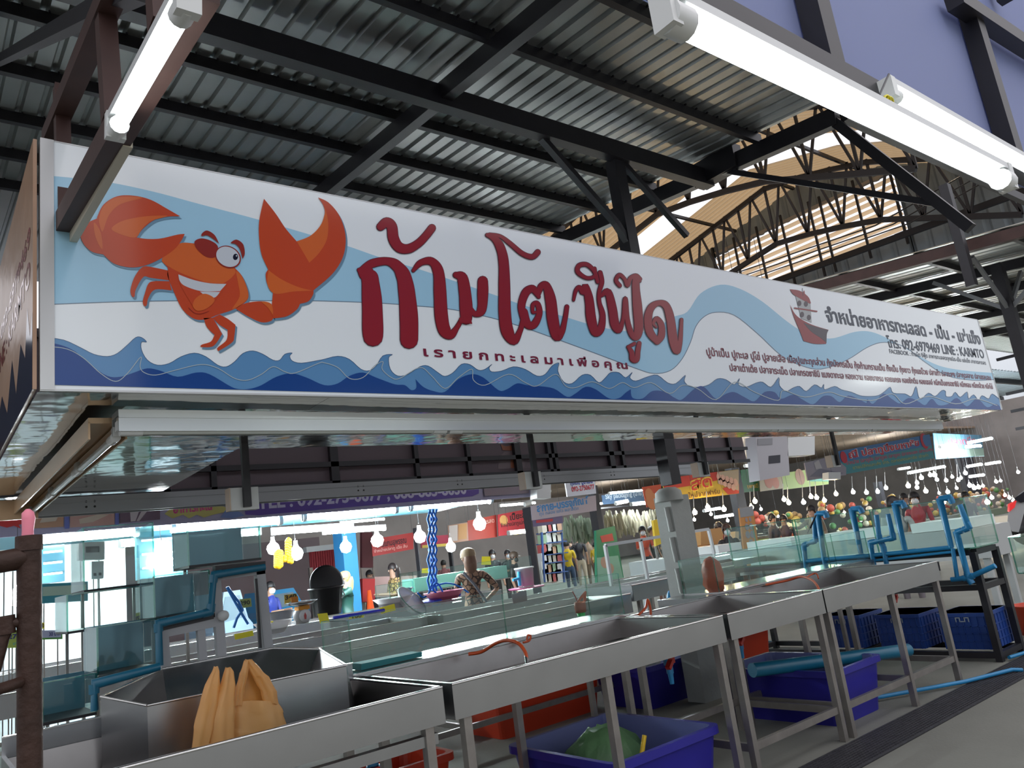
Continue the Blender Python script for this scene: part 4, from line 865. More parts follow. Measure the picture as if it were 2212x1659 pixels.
# ================================================================ black tank rack at right
t = T('tank_rack', 'black steel rack at right carrying aquariums above and blue crates below', 'rack', (7.1, 4.0, 0))
zt_ = .86
for x in (6.88, 7.32):
    for y in (2.84, 5.2):
        b = MB(); b.bb((x - .025, y - .025, 0), (x + .025, y + .025, zt_)); b.build('leg', beam_m, t)
for z_ in (.05, .58, zt_):
    b = MB()
    for x in (6.88, 7.32): b.beam((x, 2.86, z_), (x, 5.2, z_), .045, .045)
    for y in (2.84, 4.0, 5.2): b.beam((6.9, y, z_), (7.3, y, z_), .045, .045)
    b.build('shelf_frame', beam_m, t)
b = MB(); b.beam((6.85, 2.84, zt_ + .03), (6.85, 5.2, zt_ + .03), .02, .012); b.build('green_edge', green_edge, t)
def aquarium(y0, y1, x0, x1, z0, z1, label, wz=None):
    t = T('aquarium', label, 'aquarium', ((x0 + x1) / 2, (y0 + y1) / 2, z0))
    for a, c_ in (((x0, y0), (x0, y1)), ((x1, y0), (x1, y1)), ((x0, y0), (x1, y0)), ((x0, y1), (x1, y1))):
        b = MB(); b.bb((a[0] - .003, a[1] - .003, z0), (c_[0] + .003, c_[1] + .003, z1)); b.build('pane', glass, t)
    b = MB()
    for x in (x0, x1):
        for y in (y0, y1): b.bb((x - .005, y - .005, z0), (x + .005, y + .005, z1))
    for x in (x0, x1): b.bb((x - .004, y0, z1 - .003), (x + .004, y1, z1 + .002))
    for y in (y0, y1): b.bb((x0, y - .004, z1 - .003), (x1, y + .004, z1 + .002))
    b.build('glass_edge', glass_e, t)
    b = MB(); b.bb((x0, y0, z0 - .01), (x1, y1, z0)); b.build('base', glass_e, t)
    return t
for i, (a, c_, w) in enumerate(((2.80, 3.58, 'right-hand'), (3.61, 4.38, 'middle'), (4.41, 5.2, 'left-hand'))):
    aquarium(a, c_, 6.86, 7.32, .90, 1.30, w + ' empty aquarium of three on top of the black rack')
aquarium(2.4, 2.76, 7.45, 7.95, .62, .92, 'small aquarium with bright screen reflections at the right edge of the rack')
for i, (pts, w) in enumerate(((((1735, 1235), (1745, 1178), (1765, 1110), (1783, 1112), (1786, 1122)), 'leftmost hooked'),)): pass
PX_ = 6.80
def rp_(pts, w, r=.021): return pipe(pts, w, X=PX_, r=r)
rp_(((1784, 1232), (1766, 1110), (1783, 1108), (1786, 1118)), 'blue hooked pipe rising in front of the left-hand aquarium, beside a black wand')
rp_(((1860, 1196), (1840, 1100), (1858, 1098), (1862, 1106)), 'blue hooked pipe over the joint of the left and middle aquariums')
rp_(((1955, 1190), (1933, 1088), (1950, 1086), (1954, 1096)), 'blue hooked pipe over the middle aquarium, in front of the man in red')
rp_(((2055, 1182), (2030, 1078), (2052, 1074), (2058, 1088)), 'tallest blue hooked pipe over the right-hand aquarium')
rp_(((1758, 1118), (1762, 1168), (1736, 1178), (1742, 1232)), 'blue stepped drain pipe at the left end of the rack')
rp_(((1893, 1112), (1900, 1166), (1908, 1180), (1915, 1218)), 'blue drain pipe with flared top, left one of a pair at the rack', .021)
rp_(((1918, 1110), (1930, 1162), (1880, 1172), (1888, 1220)), 'blue stepped drain pipe, right one of a pair at the rack')
rp_(((2073, 1090), (2093, 1140), (2066, 1150), (2092, 1250), (2098, 1258)), 'long blue stepped pipe at the right end of the rack')
rp_(((1740, 1212), (1860, 1202), (2058, 1182)), 'long blue header pipe running under the aquariums', .018)
rp_(((1790, 1222), (2058, 1192)), 'second blue header pipe just below the first', .012)
rp_(((2055, 1252), (2092, 1248), (2150, 1222)), 'blue outlet pipe sticking out through the rack legs at right', .02)
rp_(((2058, 1185), (2068, 1250)), 'thin blue down pipe behind the right end of the rack', .017)
b = MB(); b.tube([AX(1763, 1112, 6.7), AX(1750, 1140, 6.7)], [.006, .012], 8); b.tube([AX(1750, 1140, 6.7), AX(1744, 1152, 6.7)], .003, 6); tag(b.build('black_wand', black_pl), 'small black wand with a wrist loop hooked on the leftmost blue pipe', 'wand')
# crates on the rack's low shelf
for i, (y0, y1, w) in enumerate(((2.89, 3.27, 'right-hand'), (3.44, 3.83, 'middle'), (3.99, 4.36, 'left-hand'))):
    t = T('plastic_crate', w + ' dark blue ribbed crate of three on the low rack shelf', 'crate', (7.16, (y0 + y1) / 2, .08), 'blue crates on the rack')
    b = MB(); x0, x1 = 6.945, 7.36; zc0, zc1 = .08, .37
    b.bb((x0, y0, zc0), (x1, y1, zc1)); b.bb((x0 - .01, y0 - .01, zc1 - .03), (x1 + .01, y1 + .01, zc1))
    for z_ in (.14, .20, .26): b.bb((x0 - .006, y0 - .006, z_), (x1 + .006, y1 + .006, z_ + .008))
    for k in range(7): yy = y0 + (y1 - y0) * (k + .5) / 7; b.bb((x0 - .006, yy - .004, zc0), (x0, yy + .004, zc1 - .03)); xx = x0 + (x1 - x0) * (k + .5) / 7; b.bb((xx - .004, y0 - .006, zc0), (xx + .004, y0, zc1 - .03))
    b.build('crate_body', crate_m, t)
    b = MB(); ym = (y0 + y1) / 2
    for dy in (-.05, -.02, .02, .05): b.bb((x0 - .0115, ym + dy - .004, .300), (x0 - .0105, ym + dy + .004, .338))
    b.bb((x0 - .0115, ym - .05, .330), (x0 - .0105, ym - .02, .338)); b.bb((x0 - .0115, ym + .02, .330), (x0 - .0105, ym + .05, .338)); b.bb((x0 - .0115, ym - .02, .30), (x0 - .0105, ym + .02, .308))
    b.build('crate_mark', C('crate_grey', .28, .32, .36), t)
b = MB(); b.lathe((8.05, 2.95, .02), [(.001, 0), (.13, 0), (.16, .25), (.17, .26), (.15, .26), (.13, .02)], 20); tag(b.build('orange_bucket', tub_o), 'orange-red bucket peeking in at the right edge by the rack', 'bucket')
# pipes on the floor
b = MB(); b.tube([(5.2, 3.2, .03), (6.0, 2.75, .03), (6.45, 2.60, .03), (6.5, 2.55, .02)], .014, 10); tag(b.build('floor_pipe', pvc), 'thin blue pipe lying on the floor by the grating, below the right counter', 'pipe')
b = MB(); b.tube([(6.9, 2.78, .03), (7.7, 2.62, .03), (7.72, 2.6, .01)], .014, 10); tag(b.build('floor_pipe', pvc), 'thin blue pipe lying on the floor below the black rack', 'pipe')
b = MB(); b.tube([AZ(1625, 1387, .05), AZ(1770, 1388, .05)], .014, 8); tag(b.build('floor_pipe', pvc_t), 'dark teal pipe on the floor behind the short counter', 'pipe')
# ---- tubs
def tub(name, x0, x1, y0, y1, z1, label, m, mi, taper=.06, z0=0.0, rot=0, h2=True):
    t = T(name, label, 'tub', ((x0 + x1) / 2, (y0 + y1) / 2, z0)); b = MB(); th = .012
    def ring(x0, x1, y0, y1, z, rr=.05):
        o = []
        for cx2, cy2, a0 in ((x1 - rr, y1 - rr, 0), (x0 + rr, y1 - rr, 90), (x0 + rr, y0 + rr, 180), (x1 - rr, y0 + rr, 270)):
            for k in range(4): a = math.radians(a0 + 30 * k); o.append(Vector((cx2 + rr * math.cos(a), cy2 + rr * math.sin(a), z)))
        return o
    def loft(b, rs):
        n = len(rs[0]); b.add([v for r_ in rs for v in r_], [(k * n + i, k * n + (i + 1) % n, (k + 1) * n + (i + 1) % n, (k + 1) * n + i) for k in range(len(rs) - 1) for i in range(n)], 0, False)
    g_ = taper; o = ring(x0 + g_, x1 - g_, y0 + g_, y1 - g_, z0); b.add(o, [tuple(range(len(o)))])
    loft(b, [o, ring(x0 + .02, x1 - .02, y0 + .02, y1 - .02, z1 - .04), ring(x0, x1, y0, y1, z1 - .04), ring(x0, x1, y0, y1, z1), ring(x0 + .03, x1 - .03, y0 + .03, y1 - .03, z1)])
    b.build('tub_shell', m, t)
    b = MB(); q = ring(x0 + g_ + th, x1 - g_ - th, y0 + g_ + th, y1 - g_ - th, z0 + .015); b.add(q, [tuple(range(len(q)))]); loft(b, [q, ring(x0 + .03, x1 - .03, y0 + .03, y1 - .03, z1)]); b.build('tub_inside', mi, t)
    return t
tub('plastic_tub', 2.62, 3.42, 2.86, 3.72, .33, 'big blue tub under the middle counter holding a green bag and a yellow-handled tool', tub_b, tub_bi)
tub('plastic_tub', 4.66, 5.30, 2.93, 3.85, .345, 'blue tub under the short counter with a long teal pipe across it', tub_b, tub_bi)
tub('plastic_tub', 4.62, 5.25, 4.52, 5.2, .33, 'blue tub standing behind the middle counter, clear bag inside', tub_b, tub_bi)
tub('plastic_tub', 1.75, 2.40, 2.86, 3.40, .20, 'faded blue tub at the bottom edge, partly under the left counter', mat('faded_tub', (.05, .05, .26), .4), tub_bi)
ot = tub('orange_tub', 3.50, 4.62, 5.0, 5.65, .40, 'big orange tub with a white phone number under the middle counter', tub_o, tub_o)
ot2 = tub('orange_tub', 5.6, 6.2, 4.4, 5.0, .42, 'orange tub half hidden behind the legs of the short counter', tub_o, tub_o)
ot3 = tub('orange_tub', 1.75, 2.45, 3.95, 4.5, .32, 'orange tub under the left counter at the bottom edge', tub_o, tub_o)
b = MB(); put_text(b, 'T065-701-0111', (3.95, 4.995, .27), (4.42, 4.995, .27), .06, 0, -.012); b.build('tub_lettering', C('tub_text', .55, .30, .25), ot)
t = T('carrier_bag', 'light green plastic bag inside the near blue tub', 'bag', (3.0, 3.3, .03))
b = MB(); c0 = Vector((3.0, 3.35, .19))
ringz = []
for k in range(9):
    for i in range(22):
        a = 2 * PI * i / 22; r_ = (.19 * math.sin(PI * (k + .4) / 9.4) + .02) * (1 + .16 * math.sin(i * 3.1 + k)); b.v.append(c0 + Vector((r_ * math.cos(a) * 1.1, r_ * math.sin(a) * .8, -.17 + .34 * k / 8 + .015 * math.sin(i * 2.2)))); 
b.add([], []); 
for k in range(8):
    for i in range(22): b.f.append([k * 22 + i, k * 22 + (i + 1) % 22, (k + 1) * 22 + (i + 1) % 22, (k + 1) * 22 + i]); b.m.append(0); b.sm.append(True)
b.f.append(list(range(8 * 22, 9 * 22))); b.m.append(0); b.sm.append(True)
b.build('bag_body', bag_g, t)
b = MB(); p = Vector((3.0, 3.07, .24)); b.tube([p, p + Vector((.05, 0, .10))], .012, 8); b.tube([p, p + Vector((.11, -.02, .0))], .013, 8); b.tube([p, p + Vector((-.03, .02, -.03))], .014, 8)
tag(b.build('yellow_tool', C('tool_yellow', .75, .5, .02)), 'yellow-handled tool lying in the near blue tub', 'tool')
b = MB(); b.bb((2.86, 3.0, .03), (3.2, 3.14, .22)); tag(b.build('navy_bin', C('navy_bin_m', .012, .035, .14)), 'small navy bin inside the near blue tub', 'bin')
b = MB(); b.tube([AY(1625, 1448, 3.3), AY(1962, 1404, 3.0)], .045, 16); tag(b.build('teal_pipe', pvc_t), 'thick teal pipe lying across the blue tub under the short counter', 'pipe')
def blob(c, r, nm, m, label, cat, sx=1, sz=1, seed=0, parent=None):
    b = MB(); c = Vector(c); n = 14; K = 9
    for k in range(K):
        for i in range(n):
            a = 2 * PI * i / n; th = PI * (k + .25) / (K - .5); r_ = r * math.sin(th) * (1 + .2 * math.sin(i * 2.9 + k * 1.7 + seed)); b.v.append(c + Vector((r_ * math.cos(a) * sx, r_ * math.sin(a), -r * sz * math.cos(th))))
    for k in range(K - 1):
        for i in range(n): b.f.append([k * n + i, k * n + (i + 1) % n, (k + 1) * n + (i + 1) % n, (k + 1) * n + i]); b.m.append(0); b.sm.append(True)
    b.f.append(list(range(n))); b.m.append(0); b.sm.append(True); b.f.append(list(range((K - 1) * n, K * n))); b.m.append(0); b.sm.append(True)
    return tag(b.build(nm, m), label, cat)
blob((4.9, 3.45, .26), .10, 'clear_bag', bag_w, 'crumpled clear bag in the blue tub under the short counter', 'bag')
blob((4.95, 4.8, .28), .10, 'clear_bag', bag_w, 'crumpled clear bag in the blue tub behind the middle counter', 'bag', seed=2)
blob((2.0, 3.1, .22), .11, 'clear_bag', bag_g, 'olive plastic bag in the faded tub at the bottom edge', 'bag', seed=4, sz=1.4)
blob(AW(1540, 1245, 5.6), .075, 'pink_bag', bag_r, 'pink plastic bag of drink hanging at the left end of the right glass cabinet', 'bag', sz=1.9, seed=1)
pipe(((1446, 1300), (1448, 1282), (1470, 1281)), 'short blue elbow pipe beside the chute table', Y=4.6, r=.022)
# ================================================================ background stalls
def panel(name, pts, Y, m, label=None, cat=None, d=.02, parent=None, group=None):
    b = MB(); b.slab([AY(x, y, Y) for x, y in pts], (0, d, 0)); o = b.build(name, m, parent)
    if not parent:
        tag(o, label, cat, group); W_ = [AY(x, y, Y) for x, y in pts]; zl = min(p.z for p in W_)
        if cat in ('meter box', 'cabinet') and Y < 9 and pts[0][0] > 1000: hang(o, [(p.x * .5 + q.x * .5, Y + d / 2, max(p.z, q.z) - .02) for p, q in (W_[:2], W_[:2])])
        elif zl > .12 and cat not in ('banner', 'price card', 'carton') and Y > 6: stand(o, [(min(p.x for p in W_) + .03, Y + d, zl + .05), (max(p.x for p in W_) - .03, Y + d, zl + .05)], .03 if pts[0][0] > 230 else .008)
    return o
def inked(parent, Y, items, name='print', k=0):
    """flat printed pieces and lettering on a banner: (colour name, rgb, kind, data)"""
    for it in items:
        nm, rgb, kind, data = it[:4]; b = MB(); off = Vector((0, -.004 - .001 * k, 0)); k += 1
        if kind == 'p': b.poly([AY(x, y, Y) + off for x, y in data])
        elif kind == 't':
            body, a, c_, h = data; A = AY(*a, Y) + off; B = AY(*c_, Y) + off; up = AY(a[0], a[1] - h, Y) + off - A; put_text(b, body, A, B, up.length, 0, it[4] if len(it) > 4 else .01)
        elif kind == 'b':
            for (x, y, r_) in data: c0 = AY(x, y, Y) + off; q = (AY(x + r_, y, Y) + off - c0).length; b.add([c0 + Vector((q * math.cos(t * PI / 6), 0, q * math.sin(t * PI / 6))) for t in range(12)], [tuple(range(12))])
        b.build('lettering' if kind == 't' else name, C(nm, *rgb), parent)
R4 = lambda x0, y0, x1, y1, s=0: [(x0, y0), (x1, y0 + s * (x1 - x0)), (x1, y1 + s * (x1 - x0)), (x0, y1)]
# --- the lit seafood stall: purple phone banner and tube lights
o = panel('banner', [(-60, 1000), (1185, 925), (1160, 1072), (-60, 1166)], 8.0, C('lavender', .30, .28, .40), 'lavender seafood banner with a purple phone-number band hanging above the lit stall', 'banner')
inked(o, 8.0, [
 ('purple_band', (.09, .045, .26), 'p', [(518, 1040), (530, 1112), (560, 1113), (1020, 1072), (1034, 1066), (1036, 1000)]),
 ('band_text', (.50, .47, .62), 't', ('TEL : 092-275-0677 , 088-885-8630', (556, 1099), (1008, 1066), 27), .035),
 ('starburst', (.42, .38, .12), 'p', [(355, 1110), (372, 1095), (470, 1090), (505, 1102), (460, 1112), (440, 1118), (425, 1112), (408, 1120), (395, 1112), (372, 1120)]),
 ('pink_text', (.50, .05, .20), 't', ('อาหารทะเล', (374, 1109), (458, 1101), 20), .03),
 ('blue_seal', (.14, .20, .42), 'p', [(475, 1118), (490, 1098), (505, 1100), (520, 1108), (528, 1114), (500, 1120)]),
 ('prawn_red', (.50, .03, .03), 'p', [(-10, 1116), (20, 1112), (50, 1118), (62, 1128), (40, 1134), (45, 1142), (30, 1136), (15, 1140), (-10, 1134)]),
 ('photo_squid', (.40, .22, .14), 'p', R4(70, 1112, 137, 1142, -.06)), ('photo_squid2', (.42, .25, .22), 'p', R4(151, 1108, 247, 1140, -.07)),
 ('photo_dark', (.11, .07, .10), 'p', R4(258, 1100, 345, 1130, -.09)), ('photo_pale', (.45, .40, .42), 'p', [(280, 1102), (300, 1104), (292, 1126), (282, 1127)]), ('photo_pale', (.45, .40, .42), 'p', [(305, 1104), (318, 1103), (300, 1126), (294, 1126)]),
 ('photo_pale2', (.50, .42, .34), 'p', [(90, 1120), (125, 1116), (120, 1126), (85, 1130)]), ('photo_pale2', (.50, .42, .34), 'p', [(170, 1122), (210, 1112), (235, 1112), (200, 1128), (172, 1132)]),
 ('strip_blue', (.10, .12, .34), 'p', R4(139, 1108, 149, 1143, -.07)), ('strip_blue', (.10, .12, .34), 'p', R4(248, 1100, 256, 1135, -.07)),
 ('crab_photo', (.22, .17, .20), 'p', [(1042, 1045), (1145, 1038), (1140, 1066), (1045, 1072)])])
far_tubes = [((84, 1166), (296, 1148)), ((372, 1141), (606, 1124)), ((655, 1117), (855, 1100)), ((885, 1096), (1060, 1080))]
for i, (a, c_) in enumerate(far_tubes):
    t = tube_light(AY(a[0], a[1], 8.3), AY(c_[0], c_[1], 8.3), 'lit tube light under the lavender banner, %s from the left' % ('first', 'second', 'third', 'fourth')[i], r=.04, mt=tube_far)
    hang(t, [AY(a[0] + 10, a[1], 8.3) + Vector((0, 0, .05)), AY(c_[0] - 10, c_[1], 8.3) + Vector((0, 0, .05))])
for i, (a, c_, Y) in enumerate((((262, 1176), (420, 1162), 9.2), ((430, 1160), (560, 1150), 9.2), ((590, 1150), (760, 1138), 9.2), ((700, 1150), (830, 1141), 10.5), ((330, 1192), (470, 1180), 10.5))):
    t = tube_light(AY(*a, Y), AY(*c_, Y), 'lit tube light deeper in the seafood stall, %s' % ('first of the upper row', 'second of the upper row', 'third of the upper row', 'right one of the lower row', 'left one of the lower row')[i], r=.03, mt=tube_far)
    hang(t, [AY(*a, Y) + Vector((.1, 0, .05)), AY(*c_, Y) + Vector((-.1, 0, .05))])
b = MB(); b.bb((-1.0, 8.05, 2.16), (6.8, 10.8, 2.2)); tag(b.build('canopy', C('canopy_teal', .10, .30, .38)), 'bluish canopy sheet over the lit seafood stall behind its banner', 'canopy')
hang(bpy.data.objects['canopy'], [(0, 8.2, 2.2), (6.0, 8.2, 2.2), (0, 10.6, 2.2), (6.0, 10.6, 2.2)], .012)
b = MB(); b.bb((-1.5, 11.0, 0), (2.2, 11.05, 2.4)); struct(b.build('wall_partition', C('bright_wall', .80, .88, .90)))
p1_ = AY(330, 1300, 11.0)
# dark reflective tanks / cabinets inside the bright stall
for i, (pts, Y, m, lab, cat) in enumerate((
  (R4(170, 1172, 226, 1210, -.04), 7.6, white_pl, 'white electric meter cabinet on the bright stall', 'cabinet'),
  (R4(198, 1213, 224, 1250, -.04), 7.6, white_pl, 'small white switch box under the meter cabinet', 'switch box'),
  (R4(86, 1262, 190, 1304, -.06), 7.4, C('teal_sign', .06, .36, .46), 'small teal shop sign low in the bright stall', 'sign'),
  (R4(0, 1205, 38, 1235, -.05), 7.4, C('azure_sign', .03, .35, .60), 'azure light panel at the far left edge behind the post', 'sign'),
  (R4(86, 1365, 135, 1382, -.03), 6.9, C('green_board', .15, .45, .10), 'green price strip behind the rusty post', 'price board'),
  (R4(10, 1362, 46, 1400, -.03), 6.9, C('lime_board', .45, .60, .12), 'lime price board reading 270 left of the post', 'price board'),
  (R4(86, 1345, 96, 1358, 0), 6.9, C('yellow_card', .85, .75, .03), 'small yellow price card reading 50 right of the post', 'price card'),
  (R4(86, 1362, 132, 1378, -.03), 6.85, C('blueish_card', .50, .55, .75), 'pale price card reading 30 right of the post', 'price card'))):
    q = panel(('meter_cabinet', 'switch_box', 'shop_sign', 'lit_sign', 'price_strip', 'price_board', 'price_card', 'price_card')[i], pts, Y, m, lab, cat, d=.1 if i < 2 else .02)
    if i == 0: inked(q, Y, [('meter_glass', (.12, .12, .12), 'p', R4(185, 1181, 214, 1194, -.04))])
    if i == 1: inked(q, Y, [('meter_hole', (.08, .08, .08), 'p', R4(202, 1238, 208, 1244, 0)), ('meter_hole', (.08, .08, .08), 'p', R4(213, 1237, 219, 1243, 0))])
    if i == 2: inked(q, Y, [('sign_pale', (.5, .7, .6), 'p', R4(92, 1268, 186, 1288, -.06))])
    if i == 5: inked(q, Y, [('num_navy', (.03, .04, .2), 't', ('270', (18, 1380), (44, 1379), 10), .03), ('num_teal', (.02, .4, .5), 't', ('บาท', (28, 1393), (42, 1392), 6))])
    if i == 6: inked(q, Y, [('num_black', (.02, .02, .02), 't', ('50', (87, 1355), (95, 1355), 8), .02)])
    if i == 7: inked(q, Y, [('num_navy', (.03, .04, .2), 't', ('30 บาท', (106, 1374), (130, 1372), 8), .02)])
# tall glass showcase fridges in the bright stall
for i, (x0, x1, yt, yb_) in enumerate(((88, 140, 1180, 1255), (300, 405, 1150, 1240), (335, 400, 1250, 1330))):
    p = AY(x0, yt, 8.3); q = AY(x1, yb_, 8.3)
    t = T('glass_showcase', 'blue-grey glass showcase in the bright stall, ' + ('left of the meter cabinet', 'right of the meter cabinet', 'low, beside the stepped stand')[i], 'showcase', (p.x, 8.4, q.z))
    b = MB(); b.bb((p.x, 8.3, q.z), (q.x, 8.5, p.z)); b.build('case', C('case_%d' % i, .08, .22, .28, .1), t)
    b = MB()
    for k in range(3): z = q.z + (p.z - q.z) * (k + .7) / 3.4; b.bb((p.x + .02, 8.285, z), (q.x - .02, 8.3, z + .018))
    b.build('glow_strip', C('case_glow', .8, .95, 1, es=2.5), t)  # emissive bars across the case front
# goods on the middle counters
def card(pts, Y, label, txt=None, m=None):
    o = panel('price_card', pts, Y, m or C('yellow_card', .85, .75, .03), label, 'price card', d=.004)
    if txt: inked(o, Y, [('num_black', (.02, .02, .02), 't', (txt[0], txt[1], txt[2], txt[3]), .02)])
card([(686, 1326), (707, 1324), (712, 1344), (692, 1347)], 5.3, 'blank yellow price card propped near the black bin')
card([(754, 1329), (786, 1325), (786, 1334), (754, 1337)], 5.3, 'yellow price card reading 160 on the steel counter', ('160', (761, 1336), (781, 1333), 9))
card([(820, 1313), (852, 1304), (855, 1318), (824, 1326)], 5.3, 'tilted yellow card leaning on the white basin')
card([(506, 1370), (546, 1362), (548, 1373), (508, 1382)], 5.6, 'wide yellow strip card seen through the stepped stand')
card([(570, 1345), (590, 1341), (591, 1350), (571, 1354)], 5.6, 'small yellow card right of the stepped stand')
card([(582, 1352), (605, 1350), (603, 1366), (583, 1369)], 5.55, 'pale yellow card on the white bowl')
card([(614, 1285), (640, 1282), (645, 1292), (615, 1306)], 6.8, 'yellow number card reading 340', ('340', (616, 1296), (640, 1291), 9), C('card_mustard', .60, .45, .08))
card([(628, 1290), (644, 1288), (644, 1300), (630, 1302)], 6.7, 'small orange card in front of the 340 card', None, C('card_orange', .80, .28, .03))
card([(515, 1295), (542, 1292), (544, 1310), (512, 1316)], 6.8, 'green and yellow card reading 290 seen through the stepped stand', ('290', (518, 1308), (540, 1305), 9), C('card_lime', .42, .48, .14))
card([(912, 1228), (927, 1227), (928, 1238), (911, 1238)], 14, 'yellow card in the stall behind the blue hoses')
card([(1041, 1202), (1059, 1202), (1061, 1220), (1040, 1220)], 14, 'large yellow card right of the capped woman')
# kitchen scale
p = AY(653, 1347, 6.62); t = T('weighing_scale', 'round-faced market scale with an orange top and steel tray', 'scale', p)
b = MB(); c0 = AY(653, 1330, 6.62); b.lathe(c0, [(.001, -.06), (.062, -.06), (.066, -.05), (.066, .03), (.001, .03)], 24, axis=(0, -1, 0)); b.bb(p + Vector((-.06, -.01, 0)), p + Vector((.06, .1, .03))); b.build('dial_case', white_p, t)
b = MB(); b.lathe(c0 + Vector((0, -.062, 0)), [(.001, 0), (.052, 0), (.052, -.002)], 24, axis=(0, -1, 0)); f_ = b.build('dial', C('dial', .8, .82, .85), t)
b = MB(); q = c0 + Vector((0, -.066, 0)); b.poly([q + Vector((0, 0, .03)), q + Vector((.012, 0, 0)), q + Vector((.008, 0, -.03)), q + Vector((-.008, 0, -.03)), q + Vector((-.012, 0, 0))]); b.build('emblem', C('dial_red', .5, .08, .08), f_)
b = MB(); q = AY(653, 1314, 6.62); b.bb(q + Vector((-.05, -.04, -.012)), q + Vector((.05, .05, .02))); b.build('top_plate', C('scale_orange', .85, .35, .03), t)
b = MB(); b.lathe(q + Vector((0, 0, .02)), [(.01, 0), (.10, .012), (.14, .04), (.135, .04), (.09, .016)], 20); b.build('tray', steel, t)
# mesh basket, bowls, basin
b = MB(); p = AY(607, 1350, 5.9); b.lathe(p, [(.06, 0), (.10, .10), (.105, .10), (.065, .0)], 18); tag(b.build('mesh_basket', C('basket', .30, .32, .36)), 'small grey basket of red clips beside the scale', 'basket')
b = MB(); p = AY(592, 1368, 5.5); b.lathe(p, [(.07, 0), (.13, .08), (.135, .08), (.07, .004)], 20); tag(b.build('bowl', C('bowl_white', .8, .8, .82)), 'white bowl with a pink rim right of the stepped stand', 'bowl')
b = MB(); p = AY(850, 1302, 6.9); b.lathe(p, [(.10, -.05), (.19, .05), (.2, .05), (.10, -.04)], 20); tag(b.build('bowl', C('bowl_white', .8, .8, .82)), 'white bowl with a blue edge left of the tilted basin', 'bowl')
b = MB(); p = AY(885, 1303, 6.8); b.lathe(p, [(.001, -.02), (.13, -.02), (.17, .03), (.175, .03), (.175, .045), (.13, .0), (.001, -.005)], 24, axis=(.35, -.5, .5)); tag(b.build('basin', C('basin_white', .85, .86, .88)), 'white enamel basin with a green rim tilted toward us', 'basin')
b = MB(); b.lathe(p, [(.172, .034), (.178, .04), (.172, .046)], 24, axis=(.35, -.5, .5)); b2 = b.build('green_rim', C('rim_green', .05, .3, .2), bpy.data.objects['basin'])
b = MB(); p = AY(960, 1290, 6.8); b.lathe(p, [(.12, -.04), (.2, .06), (.21, .06), (.12, -.03)], 20); tag(b.build('bowl', C('bowl_pinkish', .55, .12, .22)), 'pink tub below the blue hoses', 'bowl')
b = MB(); b.slab([AY(935, 1302, 6.7), AY(995, 1287, 6.7), AY(996, 1280, 6.7), AY(985, 1279, 6.7), AY(935, 1300, 6.7)], (0, .3, 0)); tag(b.build('blue_tray', C('tray_blue', .02, .03, .55)), 'bright blue tray under the capped woman’s hand'.replace('’', "'"), 'tray')
b = MB(); b.tube([AY(720, 1335, 5.3), AY(830, 1318, 5.3)], .012, 8); tag(b.build('blue_cloth', C('tray_blue', .02, .03, .55)), 'rolled blue cloth strip between the yellow cards', 'cloth')
# small glass tank with bowl, aquarium row with hoses behind
glassbox('glass_tank', AY(843, 1290, 7.0).x, AY(895, 1290, 7.0).x, 7.0, 7.3, AY(843, 1293, 7.0).z, AY(843, 1262, 7.0).z, 'small open glass tank with a steel bowl above the white basin')
b = MB(); b.lathe(AY(875, 1277, 7.1), [(.04, -.02), (.09, .03), (.095, .03), (.04, -.015)], 16); tag(b.build('steel_bowl', steel), 'small steel bowl in the open glass tank', 'bowl')
xa, xb = AY(895, 1270, 8.6).x, AY(1105, 1270, 8.6).x
glassbox('aquarium', xa, xb, 8.6, 8.95, 1.03, 1.28, 'long pale green aquarium behind the blue hoses', cuts=(xa + .9, xa + 1.9))
b = MB(); b.bb((xa + .02, 8.62, 1.035), (xb - .02, 8.93, 1.20)); tag(b.build('aquarium_water', mat('pale_water', (.25, .5, .42), .2)), 'pale green water in the long aquarium', 'water')
t = T('hose_bundle', 'bundle of bright blue hoses hanging from the canopy behind the counters', 'hoses', AY(935, 1290, 6.85))
for k in range(5):
    b = MB(); pts = [AY(927 + k * 3.5 + (6 if i % 2 else -4) * (1 if k % 2 else -.6), 1100 + i * 22, 6.85 + .02 * k) for i in range(9)] ; b.tube(pts, .011, 7); b.build('hose', C('hose_blue', .01, .20, .75), t)
for k, (dx) in enumerate((-30, 25, 50, 80)):
    b = MB(); A = AY(932, 1270, 6.85); pts = [AY(932 + dx * s, 1270 + 15 * math.sin(PI * s) * (-1 if k % 2 else 1) + 10 * s, 6.85 + .05 * k) for s in [i / 8 for i in range(9)]]; b.tube(pts, .009, 7); b.build('hose', C('hose_blue', .01, .20, .75), t)
t = T('hose_bundle', 'crossed bright blue hoses seen through the tall opening of the stepped stand', 'hoses', AY(515, 1350, 6.75))
for pts in (((490, 1268), (505, 1295), (522, 1325), (536, 1348)), ((505, 1356), (512, 1335), (524, 1318), (516, 1300), (500, 1280), (492, 1268))):
    b = MB(); b.tube([AY(x, y, 6.75) for x, y in pts], .011, 8); b.build('hose', C('hose_lblue', .04, .25, .75), t)
